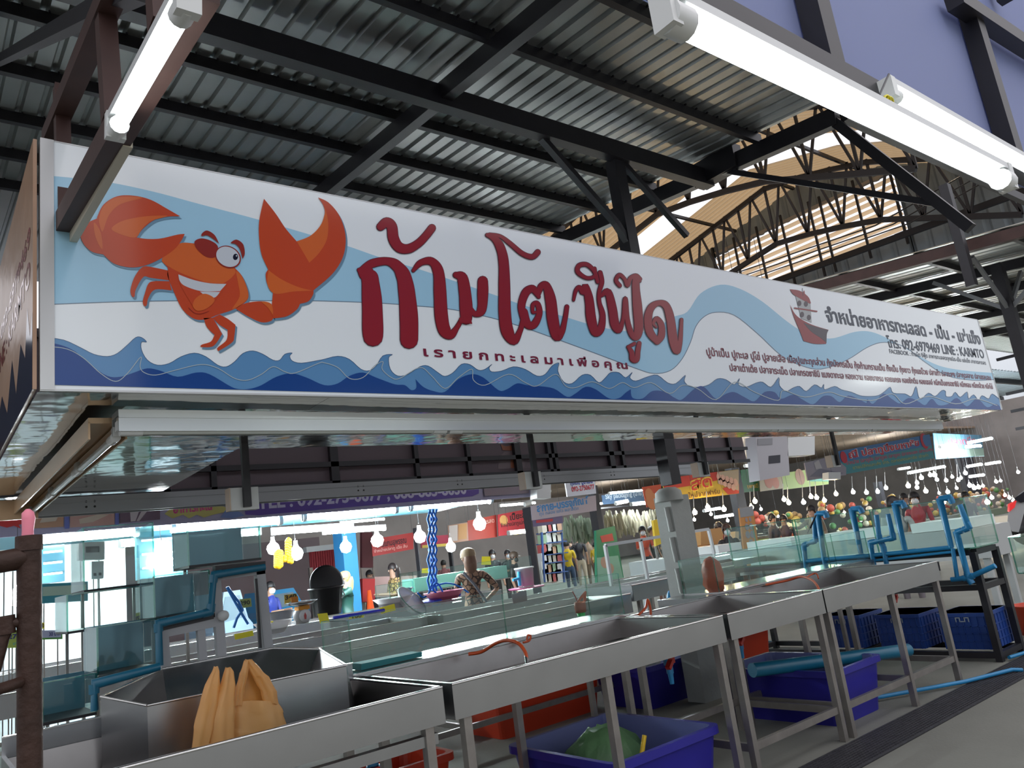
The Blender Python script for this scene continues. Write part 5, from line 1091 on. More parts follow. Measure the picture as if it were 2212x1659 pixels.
# black bin with lid
p = AY(708, 1328, 6.9); t = T('black_bin', 'tall black plastic bin with its round lid tipped upright on the counter', 'bin', p)
h_ = AY(708, 1272, 6.9).z - p.z
b = MB(); b.lathe(p, [(.001, 0), (.125, 0), (.155, h_), (.165, h_), (.165, h_ + .02), (.001, h_ + .02)], 24); b.build('bin_body', black_pl, t)
b = MB(); b.lathe(AY(707, 1266, 6.9) + Vector((0, .0, .03)), [(.001, .012), (.14, .010), (.165, 0), (.165, -.015), (.001, -.015)], 28, axis=(0, -1, .12)); b.build('lid', black_pl, t)
b = MB(); b.tube([AY(740, 1275, 6.75), AY(744, 1284, 6.75), AY(738, 1292, 6.75)], .006, 6); b.build('handle', white_pl, t)
# garlands
t = T('flower_garland', 'yellow marigold garland hanging in the lit stall, left of two', 'garland', AY(602, 1190, 9.0)); b = MB()
for k in range(22): b.ball(AY(602 + 5 * math.sin(k * 2.1), 1192 + k * 1.5, 9.0), .035, 7)
b.build('flowers', C('marigold', .85, .48, .01), t)
t = T('flower_garland', 'yellow marigold garland hanging in the lit stall, right of two', 'garland', AY(624, 1180, 9.0)); b = MB()
for k in range(26): b.ball(AY(623 + (3 if k < 20 else 8) * math.sin(k * 2.1), 1166 + k * 1.9, 9.0), .03, 7)
b.build('flowers', C('marigold', .85, .48, .01), t)
# ---- far shops (left centre): column, shutter, wall, cars, cone
def boxcol(name, x0, x1, yt, yb_, Y, d, m, label, cat): p = AY(x0, yt, Y); q = AY(x1, yb_, Y); b = MB(); b.bb((p.x, Y, 0), (q.x, Y + d, p.z)); return tag(b.build(name, m), label, cat)
boxcol('blue_column', 737, 782, 1140, 1310, 12.0, .35, C('col_blue', .03, .22, .50), 'square blue-painted column behind the woman in the yellow cap', 'column')
boxcol('grey_column', 1146, 1166, 1095, 1262, 13.0, .25, C('col_dark', .05, .05, .06), 'dark steel column left of the packaging shop', 'column')
boxcol('grey_column', 1290, 1300, 1048, 1180, 14.0, .25, C('col_dark', .05, .05, .06), 'thin dark column right of the blue packaging banner', 'column')
boxcol('grey_column', 900, 910, 1140, 1255, 13.0, .12, C('col_dark', .05, .05, .06), 'thin dark post behind the blue hoses', 'post')
boxcol('grey_column', 972, 980, 1170, 1215, 18.0, .15, C('col_dark', .05, .05, .06), 'thin dark post left of the capped woman', 'post')
boxcol('dark_column', 1597, 1612, 1010, 1180, 12.0, .2, C('col_dark', .05, .05, .06), 'black column between the egg stall and the green signs', 'column')
boxcol('dark_column', 1905, 1916, 1040, 1120, 16.0, .25, C('col_dark', .05, .05, .06), 'dark post among the hanging bulbs on the right', 'column')
boxcol('dark_column', 2094, 2104, 960, 1110, 18.0, .3, C('col_dark', .05, .05, .06), 'dark column in the far right stalls', 'column')
b = MB(); p = AY(585, 1170, 20); q = AY(700, 1300, 20)
for k in range(1): b.bb((p.x - 14, 20, 0), (q.x, 20.1, p.z))
struct(b.build('wall_mauve', C('mauve_wall', .17, .12, .13)))
t = T('shop_shutter', 'red corrugated roller awning left of the blue column', 'awning', AY(720, 1215, 16.9)); b = MB(); A, B = AY(668, 1193, 17), AY(738, 1183, 17); lo_ = AY(672, 1236, 17).z
for k in range(14): x = A.x + (B.x - A.x) * k / 14; b.bb((x, 17, lo_), (x + (B.x - A.x) / 28, 17.03, A.z)); b.bb((x + (B.x - A.x) / 28, 16.97, lo_), (x + (B.x - A.x) / 14, 17.0, A.z))
b.build('slats', C('shutter_red', .30, .02, .03), t)
b = MB(); b.bb((A.x - .1, 16.9, A.z), (B.x + .1, 17.1, A.z + .12)); b.build('top_rail', white_p, t); stand(t, [(A.x, 17, lo_ + .1), (B.x, 17, lo_ + .1)], .08)
panel('shop_door', R4(676, 1240, 706, 1300, 0), 17.2, C('door_dark', .08, .04, .04), 'dark doorway below the red awning', 'doorway', d=.1)
panel('shop_door', R4(782, 1150, 806, 1226, 0), 16, C('door_maroon', .13, .03, .04), 'maroon shutter right of the blue column', 'shutter', d=.1)
panel('stall_counter', R4(783, 1250, 810, 1300, 0), 12.6, C('front_red', .35, .02, .02), 'red counter front right of the blue column', 'counter', d=.5)
panel('stall_counter', R4(809, 1246, 900, 1290, -.03), 12.8, C('front_pink', .42, .28, .26), 'pink film-wrapped counter front behind the glass tank', 'counter', d=.5)
t = T('traffic_cone', 'orange traffic cone in front of the red counter', 'cone', (0, 0, 0)); Yc = (.80 - 1.35) / (AY(797, 1275, 1).z - 1.35); Yc = min(Yc, 12.3); q = AY(797, 1275, Yc); h_ = q.z; q = Vector((q.x, q.y, 0)); t.location = q; b = MB(); b.lathe(q, [(.001, 0), (.19, 0), (.19, .03), (.14, .035), (.03, h_), (.001, h_)], 18); b.build('cone', C('cone_orange', .80, .10, .02), t)
def car(name, p0, p1, Y, col, label, hgt=1.35):
    A = AY(*p0, Y); B = AY(*p1, Y); L_ = (B - A).x; t = T(name, label, 'car', (A.x + L_ / 2, Y + .8, 0)); z0 = .25
    prof = [(0, .45), (.02, .75), (.18, .85), (.32, hgt), (.72, hgt), (.88, .9), (.99, .8), (1, .45), (.95, .3), (.05, .3)]
    b = MB(); b.slab([Vector((A.x + L_ * u, Y, v)) for u, v in prof], (0, 1.6, 0)); b.build('body', C(label[:6] + 'paint', *col, rough=.2), t)
    b = MB(); b.slab([Vector((A.x + L_ * u, Y - .01, v)) for u, v in ((.22, .88), (.345, hgt - .08), (.70, hgt - .08), (.83, .92))], (0, .01, 0)); b.build('side_window', C('car_glass', .25, .35, .42, rough=.1), t)
    for u in (.18, .80):
        b = MB(); b.lathe((A.x + L_ * u, Y + .1, .32), [(.001, -.1), (.3, -.1), (.3, .1), (.001, .1)], 20, axis=(0, -1, 0)); b.build('wheel', black_pl, t)
car('pickup_truck', (548, 1290), (668, 1290), 15.6, (.03, .32, .66), 'bright blue pickup parked behind the mauve-walled stall', 1.25)
car('hatchback', (455, 1303), (545, 1303), 12.9, (.35, .50, .66), 'pale blue hatchback seen through the stepped stand', 1.35)
# banners centre
def banner(pts, Y, m, label, items, nm='banner'):
    o = panel(nm, pts, Y, m, label, 'banner'); inked(o, Y, items)
    hang(o, [AY(pts[0][0] + 3, pts[0][1] + 1, Y + .01), AY(pts[1][0] - 3, pts[1][1] + 1, Y + .01)]); return o
banner([(803, 1165), (893, 1150), (893, 1186), (805, 1202)], 14, C('ban_red', .45, .05, .05), 'red banner with dark Thai name at centre left', [('ban_dark', (.05, .02, .03), 't', ('ร้านแกนสุพรรณ', (815, 1183), (878, 1172), 12), .03), ('ban_cream', (.8, .5, .45), 't', ('จำหน่ายปลาทู เนื้อ ส้ม', (808, 1194), (880, 1182), 6))])
banner([(908, 1160), (970, 1155), (972, 1178), (910, 1184)], 18, C('ban_crim', .40, .02, .06), 'crimson banner behind the blue hoses', [('ban_yel', (.75, .55, .1), 'p', R4(912, 1178, 968, 1184, -.08))])
banner([(968, 1135), (1010, 1128), (1012, 1168), (970, 1174)], 15, C('ban_peach', .55, .30, .20), 'peach product poster at centre', [('ban_wt', (.7, .6, .55), 'p', R4(970, 1136, 988, 1170, -.12)), ('ban_or', (.6, .3, .1), 'p', R4(990, 1133, 1008, 1166, -.12))])
banner([(1010, 1125), (1072, 1112), (1074, 1160), (1012, 1168)], 15.2, C('ban_red2', .50, .08, .06), 'red food banner behind the bright bulb', [('ban_txt', (.8, .6, .5), 't', ('อาหารสด', (1030, 1135), (1068, 1128), 9))])
banner([(1075, 1112), (1146, 1098), (1148, 1150), (1077, 1158)], 15, C('ban_red3', .48, .04, .05), 'red banner with a round badge and black Thai lettering', [('ban_badge', (.65, .35, .12), 'b', [(1088, 1124, 9)]), ('ban_blk', (.03, .02, .02), 't', ('เปี๊ยะสด', (1102, 1124), (1144, 1116), 12), .03), ('ban_blk', (.03, .02, .02), 't', ('จำหน่ายปลาทูแม่กลอง', (1082, 1139), (1144, 1130), 8), .02), ('ban_yel', (.75, .55, .1), 'p', [(1110, 1146), (1147, 1140), (1148, 1150), (1110, 1156)]), ('ban_num', (.55, .02, .02), 't', ('โทร 08', (1118, 1152), (1146, 1148), 8), .03)])
banner([(1147, 1093), (1287, 1070), (1289, 1103), (1150, 1124)], 12.6, C('ban_lilac', .40, .36, .44), 'lilac packaging-shop banner with big blue Thai letters', [('ban_blue', (.03, .20, .50), 't', ('สกาย-บรรจุภัณฑ์', (1160, 1106), (1272, 1087), 15), .04), ('ban_blue2', (.10, .25, .50), 't', ('ถุง กล่อง แก้ว พลาสติก', (1165, 1114), (1250, 1101), 7))])
banner([(1150, 1122), (1215, 1113), (1216, 1130), (1152, 1138)], 13, C('ban_navyred', .12, .10, .22), 'narrow dark banner under the lilac one', [('ban_redp', (.45, .03, .05), 'p', R4(1158, 1124, 1194, 1130, -.1))])
banner([(1300, 1070), (1392, 1060), (1394, 1082), (1303, 1090)], 15.5, C('ban_steel', .06, .12, .22), 'dark blue banner with white packaging lettering', [('ban_wht', (.45, .52, .6), 't', ('Sky packaging (นาย)', (1308, 1078), (1390, 1069), 10), .03)])
banner([(1388, 1052), (1428, 1046), (1430, 1090), (1398, 1096)], 9, C('ban_redor', .60, .10, .04), 'red-orange egg poster left of the concrete pillar', [('ban_egg', (.65, .25, .10), 'b', [(1408, 1082, 13)]), ('ban_egg', (.65, .25, .10), 'b', [(1402, 1068, 9)])])
banner([(1430, 1034), (1595, 1014), (1596, 1066), (1440, 1084)], 9.3, C('ban_yellow', .62, .42, .05), 'yellow and red fresh-egg banner right of the concrete pillar', [('ban_red4', (.55, .06, .04), 'p', [(1430, 1034), (1560, 1018), (1548, 1038), (1500, 1048), (1435, 1058)]), ('ban_red4', (.55, .06, .04), 'p', [(1560, 1055), (1596, 1045), (1596, 1066), (1572, 1068)]), ('ban_yel2', (.80, .55, .08), 't', ('สด', (1492, 1062), (1540, 1050), 26), .05), ('ban_red5', (.65, .05, .04), 't', ('สด', (1494, 1060), (1538, 1049), 22), .01), ('ban_brn', (.12, .04, .02), 't', ('ใหม่จากฟาร์ม', (1488, 1076), (1555, 1066), 10), .01), ('ban_tray', (.50, .42, .30), 'p', [(1548, 1020), (1595, 1015), (1595, 1060), (1550, 1045)]), ('ban_egg2', (.72, .45, .36), 'b', [(1552 + 9 * i, 1030 + 3 * i, 5) for i in range(5)] + [(1556 + 9 * i, 1040 + 4 * i, 5) for i in range(4)])])
banner([(1601, 1015), (1640, 1010), (1642, 1060), (1606, 1064)], 12.5, C('ban_green', .02, .16, .06), 'dark green sign with gold Thai lettering', [('ban_gold', (.55, .38, .05), 't', ('เพชรดี', (1615, 1055), (1638, 1053), 8), .03)])
banner([(1640, 1030), (1690, 1022), (1692, 1055), (1642, 1062)], 12.4, C('ban_chick', .35, .28, .16), 'poster of brown hens under the grey electric cabinet', [('ban_hen', (.40, .10, .04), 'b', [(1660, 1040, 9), (1675, 1042, 8)])])
banner([(1690, 1022), (1790, 1008), (1790, 1046), (1692, 1058)], 12.4, C('ban_limeg', .30, .42, .10), 'lime green food banner left of the fish banner', [('ban_teal3', (.08, .35, .25), 'p', [(1740, 1020), (1790, 1012), (1790, 1040), (1750, 1040)]), ('ban_brn2', (.3, .15, .08), 'b', [(1728, 1030, 10)])])
banner([(1803, 976), (2008, 938), (2018, 990), (1828, 1024)], 9.0, C('ban_sea', .05, .18, .42), 'blue steamed-mackerel banner with red Thai lettering at right', [('ban_sea2', (.05, .28, .32), 'p', [(1812, 1000), (2012, 962), (2018, 990), (1828, 1024)]), ('ban_halo', (.75, .70, .75), 't', ('ณี ปลาทูนึ่งมหาชัย', (1834, 990), (1986, 962), 13), .07), ('ban_red6', (.55, .02, .05), 't', ('ณี ปลาทูนึ่งมหาชัย', (1834, 990), (1986, 962), 13), .03), ('ban_pink', (.60, .08, .15), 't', ('จำหน่าย ปลาทูนึ่ง ปลาทูสด ปลาทูสด ปลากระบอก ปลากระพง', (1828, 1004), (2014, 974), 7), .02), ('ban_ylw3', (.45, .45, .12), 't', ('ขายปลีกและส่ง โทร. ตลาดสดมหาชัย เจ้าเก่า', (1842, 1014), (2005, 986), 6), .01), ('ban_red6', (.55, .02, .05), 'b', [(1822, 988, 7), (1996, 953, 8)]), ('ban_sea', (.05, .18, .42), 'b', [(1999, 952, 6)])])
banner([(1738, 1000), (1800, 985), (1828, 1010), (1828, 1026), (1745, 1038)], 8.95, C('ban_fish', .32, .30, .36), 'cut-out fish pile picture left of the blue banner', [('ban_fish2', (.18, .18, .24), 'p', [(1748, 1030), (1770, 1012), (1800, 1018), (1822, 1022), (1790, 1030)]), ('ban_fish3', (.5, .48, .5), 'p', [(1758, 1000), (1768, 994), (1776, 1012), (1762, 1014)])])
banner([(2016, 936), (2120, 940), (2126, 985), (2022, 992)], 10.5, C('ban_sea4', .10, .26, .40), 'blue-green fish banner behind the small tube light at far right', [('ban_red7', (.40, .06, .10), 't', ('ปลาทูนึ่ง', (2050, 962), (2110, 958), 12), .02), ('ban_grnst', (.30, .42, .35), 'p', [(2050, 972), (2124, 968), (2126, 985), (2050, 988)]), ('ban_fish4', (.30, .29, .33), 'p', [(2022, 962), (2048, 958), (2050, 986), (2024, 988)])])
banner([(1220, 1036), (1284, 1030), (1288, 1066), (1226, 1073)], 7.9, C('ban_white', .72, .74, .80), 'white hanging sign with blue Thai words and a red phone number', [('ban_bl8', (.05, .10, .40), 't', ('กุ้งเป็น ปูม้าเป็น', (1232, 1048), (1280, 1043), 9), .03), ('ban_rd8', (.60, .03, .05), 't', ('092-2750677', (1235, 1062), (1284, 1056), 10), .02)], 'hanging_sign')
# small fittings
for (pts, Y, m, nm, lab, cat) in (
  (R4(1160, 1040, 1190, 1076, 0), 7.8, white_pl, 'meter_box', 'grey electric meter box left of the white phone sign', 'meter box'),
  ([(1632, 942), (1700, 938), (1706, 1026), (1642, 1038)], 5.0, mat('cabinet_grey', (.42, .41, .44), .4), 'electric_cabinet', 'large grey electric cabinet with a dark window under the sign end', 'cabinet'),
  (R4(1702, 945, 1760, 985, -.05), 5.0, white_pl, 'meter_box', 'clear-fronted meter box right of the grey cabinet', 'meter box'),
  (R4(1790, 1020, 1816, 1035, 0), 8.5, white_pl, 'meter_box', 'small white box on the blue banner edge', 'meter box')):
    o = panel(nm, pts, Y, m, lab, cat, d=.14)
    if nm == 'electric_cabinet': inked(o, Y, [('cab_win', (.02, .02, .03), 'p', R4(1660, 985, 1685, 1002, -.1)), ('cab_win2', (.25, .25, .27), 'p', R4(1636, 948, 1668, 962, -.05))])
t = T('security_camera', 'small white security camera left of the lilac banner', 'camera', AY(1140, 1088, 12.3)); b = MB(); b.tube([AY(1133, 1090, 12.3), AY(1146, 1085, 12.3)], .05, 12); b.build('camera_body', white_pl, t); b = MB(); b.beam(AY(1143, 1085, 12.35), AY(1152, 1075, 13.02), .03, .03); b.build('bracket', white_pl, t)
# packaging shop: shelves and hanging bags, A-frame
t = T('goods_shelf', 'blue metal shelf stacked with packages in the packaging shop', 'shelf', AY(1200, 1240, 17)); b = MB()
for y in (1152, 1175, 1200, 1218, 1240): b.beam(AY(1170, y, 17), AY(1215, y - 5, 17), .5, .03)
for x in (1170, 1213): b.beam(AY(x, 1150, 16.8), AY(x + 6, 1258, 16.8), .05, .05)
b.build('shelf_frame', C('shelf_blue', .03, .08, .25), t)
NMS = ('first', 'second', 'third', 'fourth', 'fifth', 'sixth')
cols = [(.6, .62, .58), (.55, .5, .42), (.45, .1, .1), (.7, .7, .68), (.5, .3, .2), (.3, .45, .3), (.65, .66, .68)]
n_ = 0
for y in (1150, 1173, 1198, 1216, 1238, 1256):
    for k in range(4):
        q = AY(1174 + k * 10, y, 16.9); s_ = .22 + .05 * ((k * 7 + y) % 3)
        b = MB(); b.bb(q + Vector((-.11, -.1, -.02)), q + Vector((.11, .1, s_))); n_ += 1
        tag(b.build('package', C('pk%d' % (n_ % 7), *cols[n_ % 7])), 'wrapped package on the blue shop shelf, %s row from the top, %s from the left' % (NMS[(1150, 1173, 1198, 1216, 1238, 1256).index(y)], NMS[k]), 'package', 'packages on the blue shelf')
def hangbags(nm, x0, x1, y0, y1, Y, label, rgb, n=60):
    b = MB(); rr = random.Random(int(x0))
    for k in range(n):
        x = rr.uniform(x0, x1); y = rr.uniform(y0, y1); A = AY(x, y, Y + rr.uniform(-.3, .3)); b.tube([A, A + Vector((rr.uniform(-.03, .03), 0, -.18)), A + Vector((rr.uniform(-.05, .05), 0, -.42))], [.02, rr.uniform(.03, .07), rr.uniform(.01, .05)], 6)
    return tag(b.build(nm, mat('bags_' + str(int(x0)), rgb, .4, trans=rgb, var=.3, vscale=3)), label, 'bags', kind='stuff')
hangbags('hanging_bags', 1216, 1288, 1112, 1140, 15, 'mass of pale plastic bags hanging in the packaging shop', (.50, .58, .46), 70)
hangbags('hanging_bags', 1305, 1430, 1100, 1128, 14.5, 'long rows of cream plastic bags hanging behind the concrete pillar', (.55, .52, .38), 90)
b = MB(); b.beam(AY(1210, 1106, 15), AY(1440, 1085, 15), .04, .04); tag(b.build('bag_rail', beam_m), 'rail over the hanging plastic bags', 'rail')
o = panel('standing_sign', [(1288, 1146), (1328, 1136), (1350, 1262), (1290, 1262)], 10.5, C('sgn_green', .02, .24, .12), 'green snack poster on an A-frame in front of the packaging shop', 'sign', d=.06)
inked(o, 10.5, [('sgn_pale', (.25, .50, .40), 'p', [(1289, 1205), (1335, 1200), (1348, 1258), (1291, 1260)]), ('sgn_red', (.50, .05, .05), 'p', [(1296, 1158), (1322, 1152), (1326, 1168), (1300, 1172)]), ('sgn_tan', (.45, .32, .25), 'b', [(1306, 1215, 9), (1318, 1228, 8)])])
panel('yellow_sign', [(1411, 1124), (1427, 1120), (1434, 1172), (1417, 1180)], 8.6, C('sgn_yellow', .80, .55, .03), 'narrow glowing yellow sign left of the pillar', 'sign', d=.04)
# egg stall
o = panel('price_board', [(1597, 1098), (1626, 1092), (1640, 1186), (1608, 1192)], 8.0, C('egg_orange', .62, .28, .08), 'tall orange egg price board standing on the egg stall', 'price board', d=.03)
inked(o, 8.0, [('egg_top', (.32, .33, .34), 'p', [(1597, 1098), (1626, 1092), (1628, 1114), (1599, 1118)]), ('egg_grey', (.35, .30, .30), 'b', [(1612, 1123, 3), (1620, 1122, 3), (1613, 1138, 4.5), (1622, 1137, 4.5), (1615, 1155, 5), (1625, 1154, 5), (1622, 1173, 5)])])
b = MB(); A, B = AY(1508, 1205, 8.6), AY(1600, 1190, 8.6); b.bb((A.x, 8.6, 0), (B.x, 9.6, A.z)); tag(b.build('egg_table', C('egg_table', .16, .07, .05)), 'dark table under the egg trays', 'table')
k_ = 0
for j in range(5):
    for i in range(5):
        q = Vector((A.x + .1 + (B.x - A.x - .2) * i / 4.2, 8.7 + .16 * j, A.z + .001 + .05 * j)); b = MB(); b.bb(q, q + Vector((.26, .14, .04)))
        for u in range(5): b.ball(q + Vector((.03 + .05 * u, .03, .045)), .022, 6); b.ball(q + Vector((.03 + .05 * u, .09, .045)), .022, 6)
        tag(b.build('egg_tray', C('egg_tan', .60, .36, .16)), 'brown egg tray, %s row from the front, %s from the left' % (NMS[j], NMS[i]), 'egg tray', 'egg trays on the egg stall')
for pts, rgb, lab in ((R4(1514, 1144, 1562, 1178, -.08), (.68, .40, .16), 'large peach carton board on the egg stall'), (R4(1588, 1148, 1596, 1166, 0), (.75, .55, .35), 'small cream carton beside the masked egg seller')):
    panel('carton', pts, 8.9, C('ct%d' % pts[0][0], *rgb), lab, 'carton', d=.15)
o = panel('poster', [(1668, 1160), (1725, 1150), (1732, 1195), (1672, 1203)], 9.5, C('post_or', .60, .12, .05), 'orange egg poster hung on the stall front', 'poster'); inked(o, 9.5, [('egg_p', (.70, .42, .30), 'b', [(1682 + 8 * i, 1168 + 3 * (i % 2), 5.5) for i in range(6)] + [(1678 + 9 * i, 1180, 6) for i in range(3)])])
panel('poster', [(1637, 1166), (1666, 1162), (1668, 1204), (1640, 1208)], 9.5, C('post_lime', .35, .55, .05), 'lime green board left of the egg poster', 'poster')
b = MB(); A, B = AY(1636, 1205, 9.6), AY(1760, 1190, 9.6); zt2 = AY(1668, 1156, 9.6).z; b.bb((A.x, 9.55, 0), (B.x, 10.4, zt2)); tag(b.build('stall_counter', C('cnt_brown', .16, .10, .08)), 'brown counter behind the egg posters', 'counter')
b = MB(); rr = random.Random(3)
for k in range(60): b.ball(AY(rr.uniform(1690, 1735), rr.uniform(1136, 1152), 9.9), .06, 6, sz=1.5)
tag(b.build('egg_pile', C('egg_cream', .70, .58, .40)), 'heap of cream duck eggs on the brown counter', 'eggs', kind='stuff')
b = MB()
for k in range(4): b.beam(AY(1636, 1146 + k * 5, 9.8), AY(1672, 1142 + k * 5, 9.8), .3, .03)
tag(b.build('egg_rack', C('rack_dark', .05, .05, .06)), 'dark stack of egg trays left of the cream eggs', 'rack')
# hanging bulbs
BUL = [(1501, 1107, 1), (1529, 1096, 1), (1564, 1100, 1), (1631, 1083, 1), (1623, 1096, 1), (1694, 1079, 1), (1704, 1086, 1), (1736, 1085, 0), (1752, 1073, 1), (1764, 1075, 1), (1781, 1081, 0), (1806, 1067, 1), (1843, 1063, 0), (1872, 1064, 0), (1896, 1062, 0), (1914, 1054, 0), (1981, 1043, 0), (2024, 1036, 0), (2044, 1038, 0), (2070, 1037, 0)]
NM = 'first second third fourth fifth sixth seventh eighth ninth tenth eleventh twelfth thirteenth fourteenth fifteenth sixteenth seventeenth eighteenth nineteenth twentieth'.split()
def bulb(x, y, Y, r, warm, label, cord=34, group=None):
    p = AY(x, y, Y); t = T('hanging_bulb', label, 'light bulb', p, group)
    b = MB(); b.lathe(p, [(.001, -r), (r * .7, -r * .75), (r, 0), (r * .85, r * .55), (r * .4, r * .98), (r * .3, r * 1.3)], 14); b.build('bulb', bulb_y if warm else bulb_w, t)
    b = MB(); b.tube([p + Vector((0, 0, r * 1.3)), p + Vector((0, 0, r * 1.9))], r * .33, 8); b.build('socket', white_pl, t)
    q = AY(x - 3, y - cord, Y); b = MB(); b.tube([p + Vector((0, 0, r * 2.2)), q], .008, 5); b.build('cord', white_pl, t); hang(t, [q])
for i, (x, y, w_) in enumerate(BUL): bulb(x, y, 9.2 if i < 12 else 11, .045 if i < 12 else .055, w_, '%s %s bulb from the left in the row of hanging bulbs over the right-hand stalls' % (NM[i], 'warm' if w_ else 'white'))
for i, (x, y, Y, r, lab) in enumerate(((590, 1185, 10, .08, 'white bulb behind the yellow garlands'), (640, 1196, 10, .09, 'white bulb right of the yellow garlands'), (747, 1182, 10, .08, 'dazzling white bulb before the blue column'), (815, 1168, 10, .09, 'dazzling white bulb over the red banner left of centre'), (907, 1160, 10, .09, 'white bulb left of the blue hoses'), (974, 1182, 12, .09, 'white bulb above the capped woman'), (1036, 1132, 8.8, .09, 'largest dazzling white bulb above the white card'), (350, 1210, 8.2, .10, 'round white bulb glowing inside the blue-grey showcase'), (40, 1290, 8, .08, 'small white bulb left of the rusty post'))):
    bulb(x, y, Y, r, 0, lab, 30)
# far right tube lights
for i, (a, c_, Y, lab) in enumerate((((2092, 957), (2142, 947), 9.5, 'lit tube light at the far right below the sign end'), ((1962, 1022), (2040, 1008), 12, 'long lit tube light under the blue mackerel banner'), ((2090, 1008), (2120, 1003), 10.8, 'short lit tube light right of centre, far row left'), ((2130, 1003), (2160, 998), 10.8, 'short lit tube light, far row right'), ((1940, 1014), (1965, 1010), 15, 'faint short tube light under the banner'), ((2030, 966), (2060, 961), 10, 'short tube light over the green fish banner, left'), ((2087, 966), (2118, 963), 10, 'short tube light over the green fish banner, right'),
   ((1363, 1090), (1418, 1084), 14, 'lit tube light over the cream plastic bags'), ((1330, 1088), (1355, 1083), 14.5, 'short lit tube over the packaging shop'), ((1520, 1104), (1556, 1098), 16, 'cool tube light deep behind the egg stall'), ((1545, 1118), (1600, 1110), 16, 'second cool tube light deep behind the egg stall'), ((2095, 1030), (2125, 1026), 11.5, 'tube light among far right stalls, lower row'), ((1098, 1152), (1135, 1148), 14, 'tube light under the red badge banner'))):
    t = tube_light(AY(*a, Y), AY(*c_, Y), lab, r=.035, mt=tube_far); hang(t, [AY(*a, Y) + Vector((0, 0, .06)), AY(*c_, Y) + Vector((0, 0, .06))])
rr = random.Random(11)
for k in range(26):
    x = 1962 + k * 9.5; y = rr.uniform(1020, 1085); Y = 9.2 + 2.4 * ((k * 7) % 5) / 5; bulb(x, y, Y, rr.uniform(.04, .07), k % 4 == 0, 'bright bulb in the far crowd of lights at right, number %s from the left' % (NM + ['twenty-' + q for q in NM])[k], 12, 'crowd of far lights')
for k in range(12):
    x = 1500 + 36 * k; y = rr.uniform(1098, 1125); bulb(x, y, 20, .06, k % 3 == 0, 'small far bulb deep behind the egg stall, %s from the left' % NM[k], 10, 'far bulbs behind the egg stall')
# stalls of goods on the right side, far
for i, (x0, x1, yt, yb_, Y, rgb, lab) in enumerate(((1640, 1780, 1110, 1150, 16, (.10, .06, .05), 'dim fruit and meat stall behind the egg stall'), (1760, 1960, 1090, 1130, 15, (.20, .08, .05), 'stall heaped with red and brown goods under the bulbs'), (1960, 2110, 1085, 1105, 17, (.35, .32, .30), 'bright cluttered stall behind the hooked pipes'), (2100, 2200, 1080, 1110, 16, (.16, .20, .14), 'vegetable stall at the far right'))):
    p, q = AY(x0, yt, Y), AY(x1, yb_, Y); t = T('goods_stall', lab, 'stall', ((p.x + q.x) / 2, Y, 0)); b = MB(); b.bb((p.x, Y, 0), (q.x, Y + .8, max(.3, q.z))); b.build('stall_base', C('stb%d' % i, *rgb), t)
    b = MB()
    for k in range(50): b.ball(Vector((rr.uniform(p.x, q.x), Y + rr.uniform(0, .6), max(.3, q.z) + rr.uniform(0, max(.1, p.z - q.z)))), rr.uniform(.06, .14), 6, mi=k % 5)
    g_ = b.build('goods', [C('gd%d' % k, *c_) for k, c_ in enumerate(((.45, .08, .05), (.35, .2, .08), (.1, .25, .08), (.6, .5, .4), (.55, .35, .08)))], t); g_['kind'] = 'stuff'
# white counter tanks behind rack and white car
y_ = AX(2128, 1150, 9.2).y; b = MB(); b.bb((9.2, y_, .62), (9.9, 9.0, .95)); [b.bb((x, y, 0), (x + .06, y + .06, .62)) for x in (9.25, 9.78) for y in (y_ + .05, 6.2, 8.8)]; tag(b.build('white_counter', C('cnt_white', .40, .42, .42)), 'long pale counter heaped with white foam behind the aquariums', 'counter')
for i, y in enumerate((y_ + .1, y_ + 1.2, y_ + 2.4, y_ + 3.6)):
    b = MB(); b.bb((9.25, y, .955), (9.8, y + .7, 1.06)); b.build('x', C('foam_wht', .70, .74, .74)).name = 'foam_box'
    tag(bpy.data.objects['foam_box' if i == 0 else 'foam_box.%03d' % i], 'white foam box on the pale counter, %s from the right' % NM[i], 'foam box')
t = T('white_car', 'rear corner of a white car with a red tail light at the right edge', 'car', (14.9, 2.6, 0))
cp = lambda x, y, Y=2.9: AY(x, y, Y)
D0 = AW(2176, 1140, 13.0); 
def cq(x, y, w=13.0): return AW(x, y, w)
b = MB(); b.slab([cq(2186, 1148), cq(2176, 1128), cq(2178, 1106), cq(2186, 1086), (cq(2200, 1068)), cq(2225, 1050), cq(2330, 1030), cq(2380, 1150), cq(2260, 1156)], ray(2230, 1100) * 1.6); b.build('body', C('car_white', .55, .56, .57, rough=.15), t)
b = MB(); b.slab([cq(2180, 1106, 12.97), cq(2181, 1090, 12.97), cq(2196, 1082, 12.97), cq(2192, 1096, 12.97)], _f * .05); b.build('tail_light', C('tail_red', .60, .03, .03, rough=.1, es=.6), t)
b = MB(); b.slab([cq(2192, 1078, 12.96), cq(2230, 1052, 12.96), cq(2300, 1040, 12.96), cq(2300, 1066, 12.96), cq(2205, 1086, 12.96)], _f * .03); b.build('side_window', C('car_dark_glass', .02, .02, .03, rough=.1), t)
wc = cq(2222, 1140, 12.95); b = MB(); b.lathe(wc, [(.001, -.02), (.3, -.02), (.3, .18), (.001, .18)], 24, axis=tuple(ray(2222, 1140))); b.build('wheel', black_pl, t)
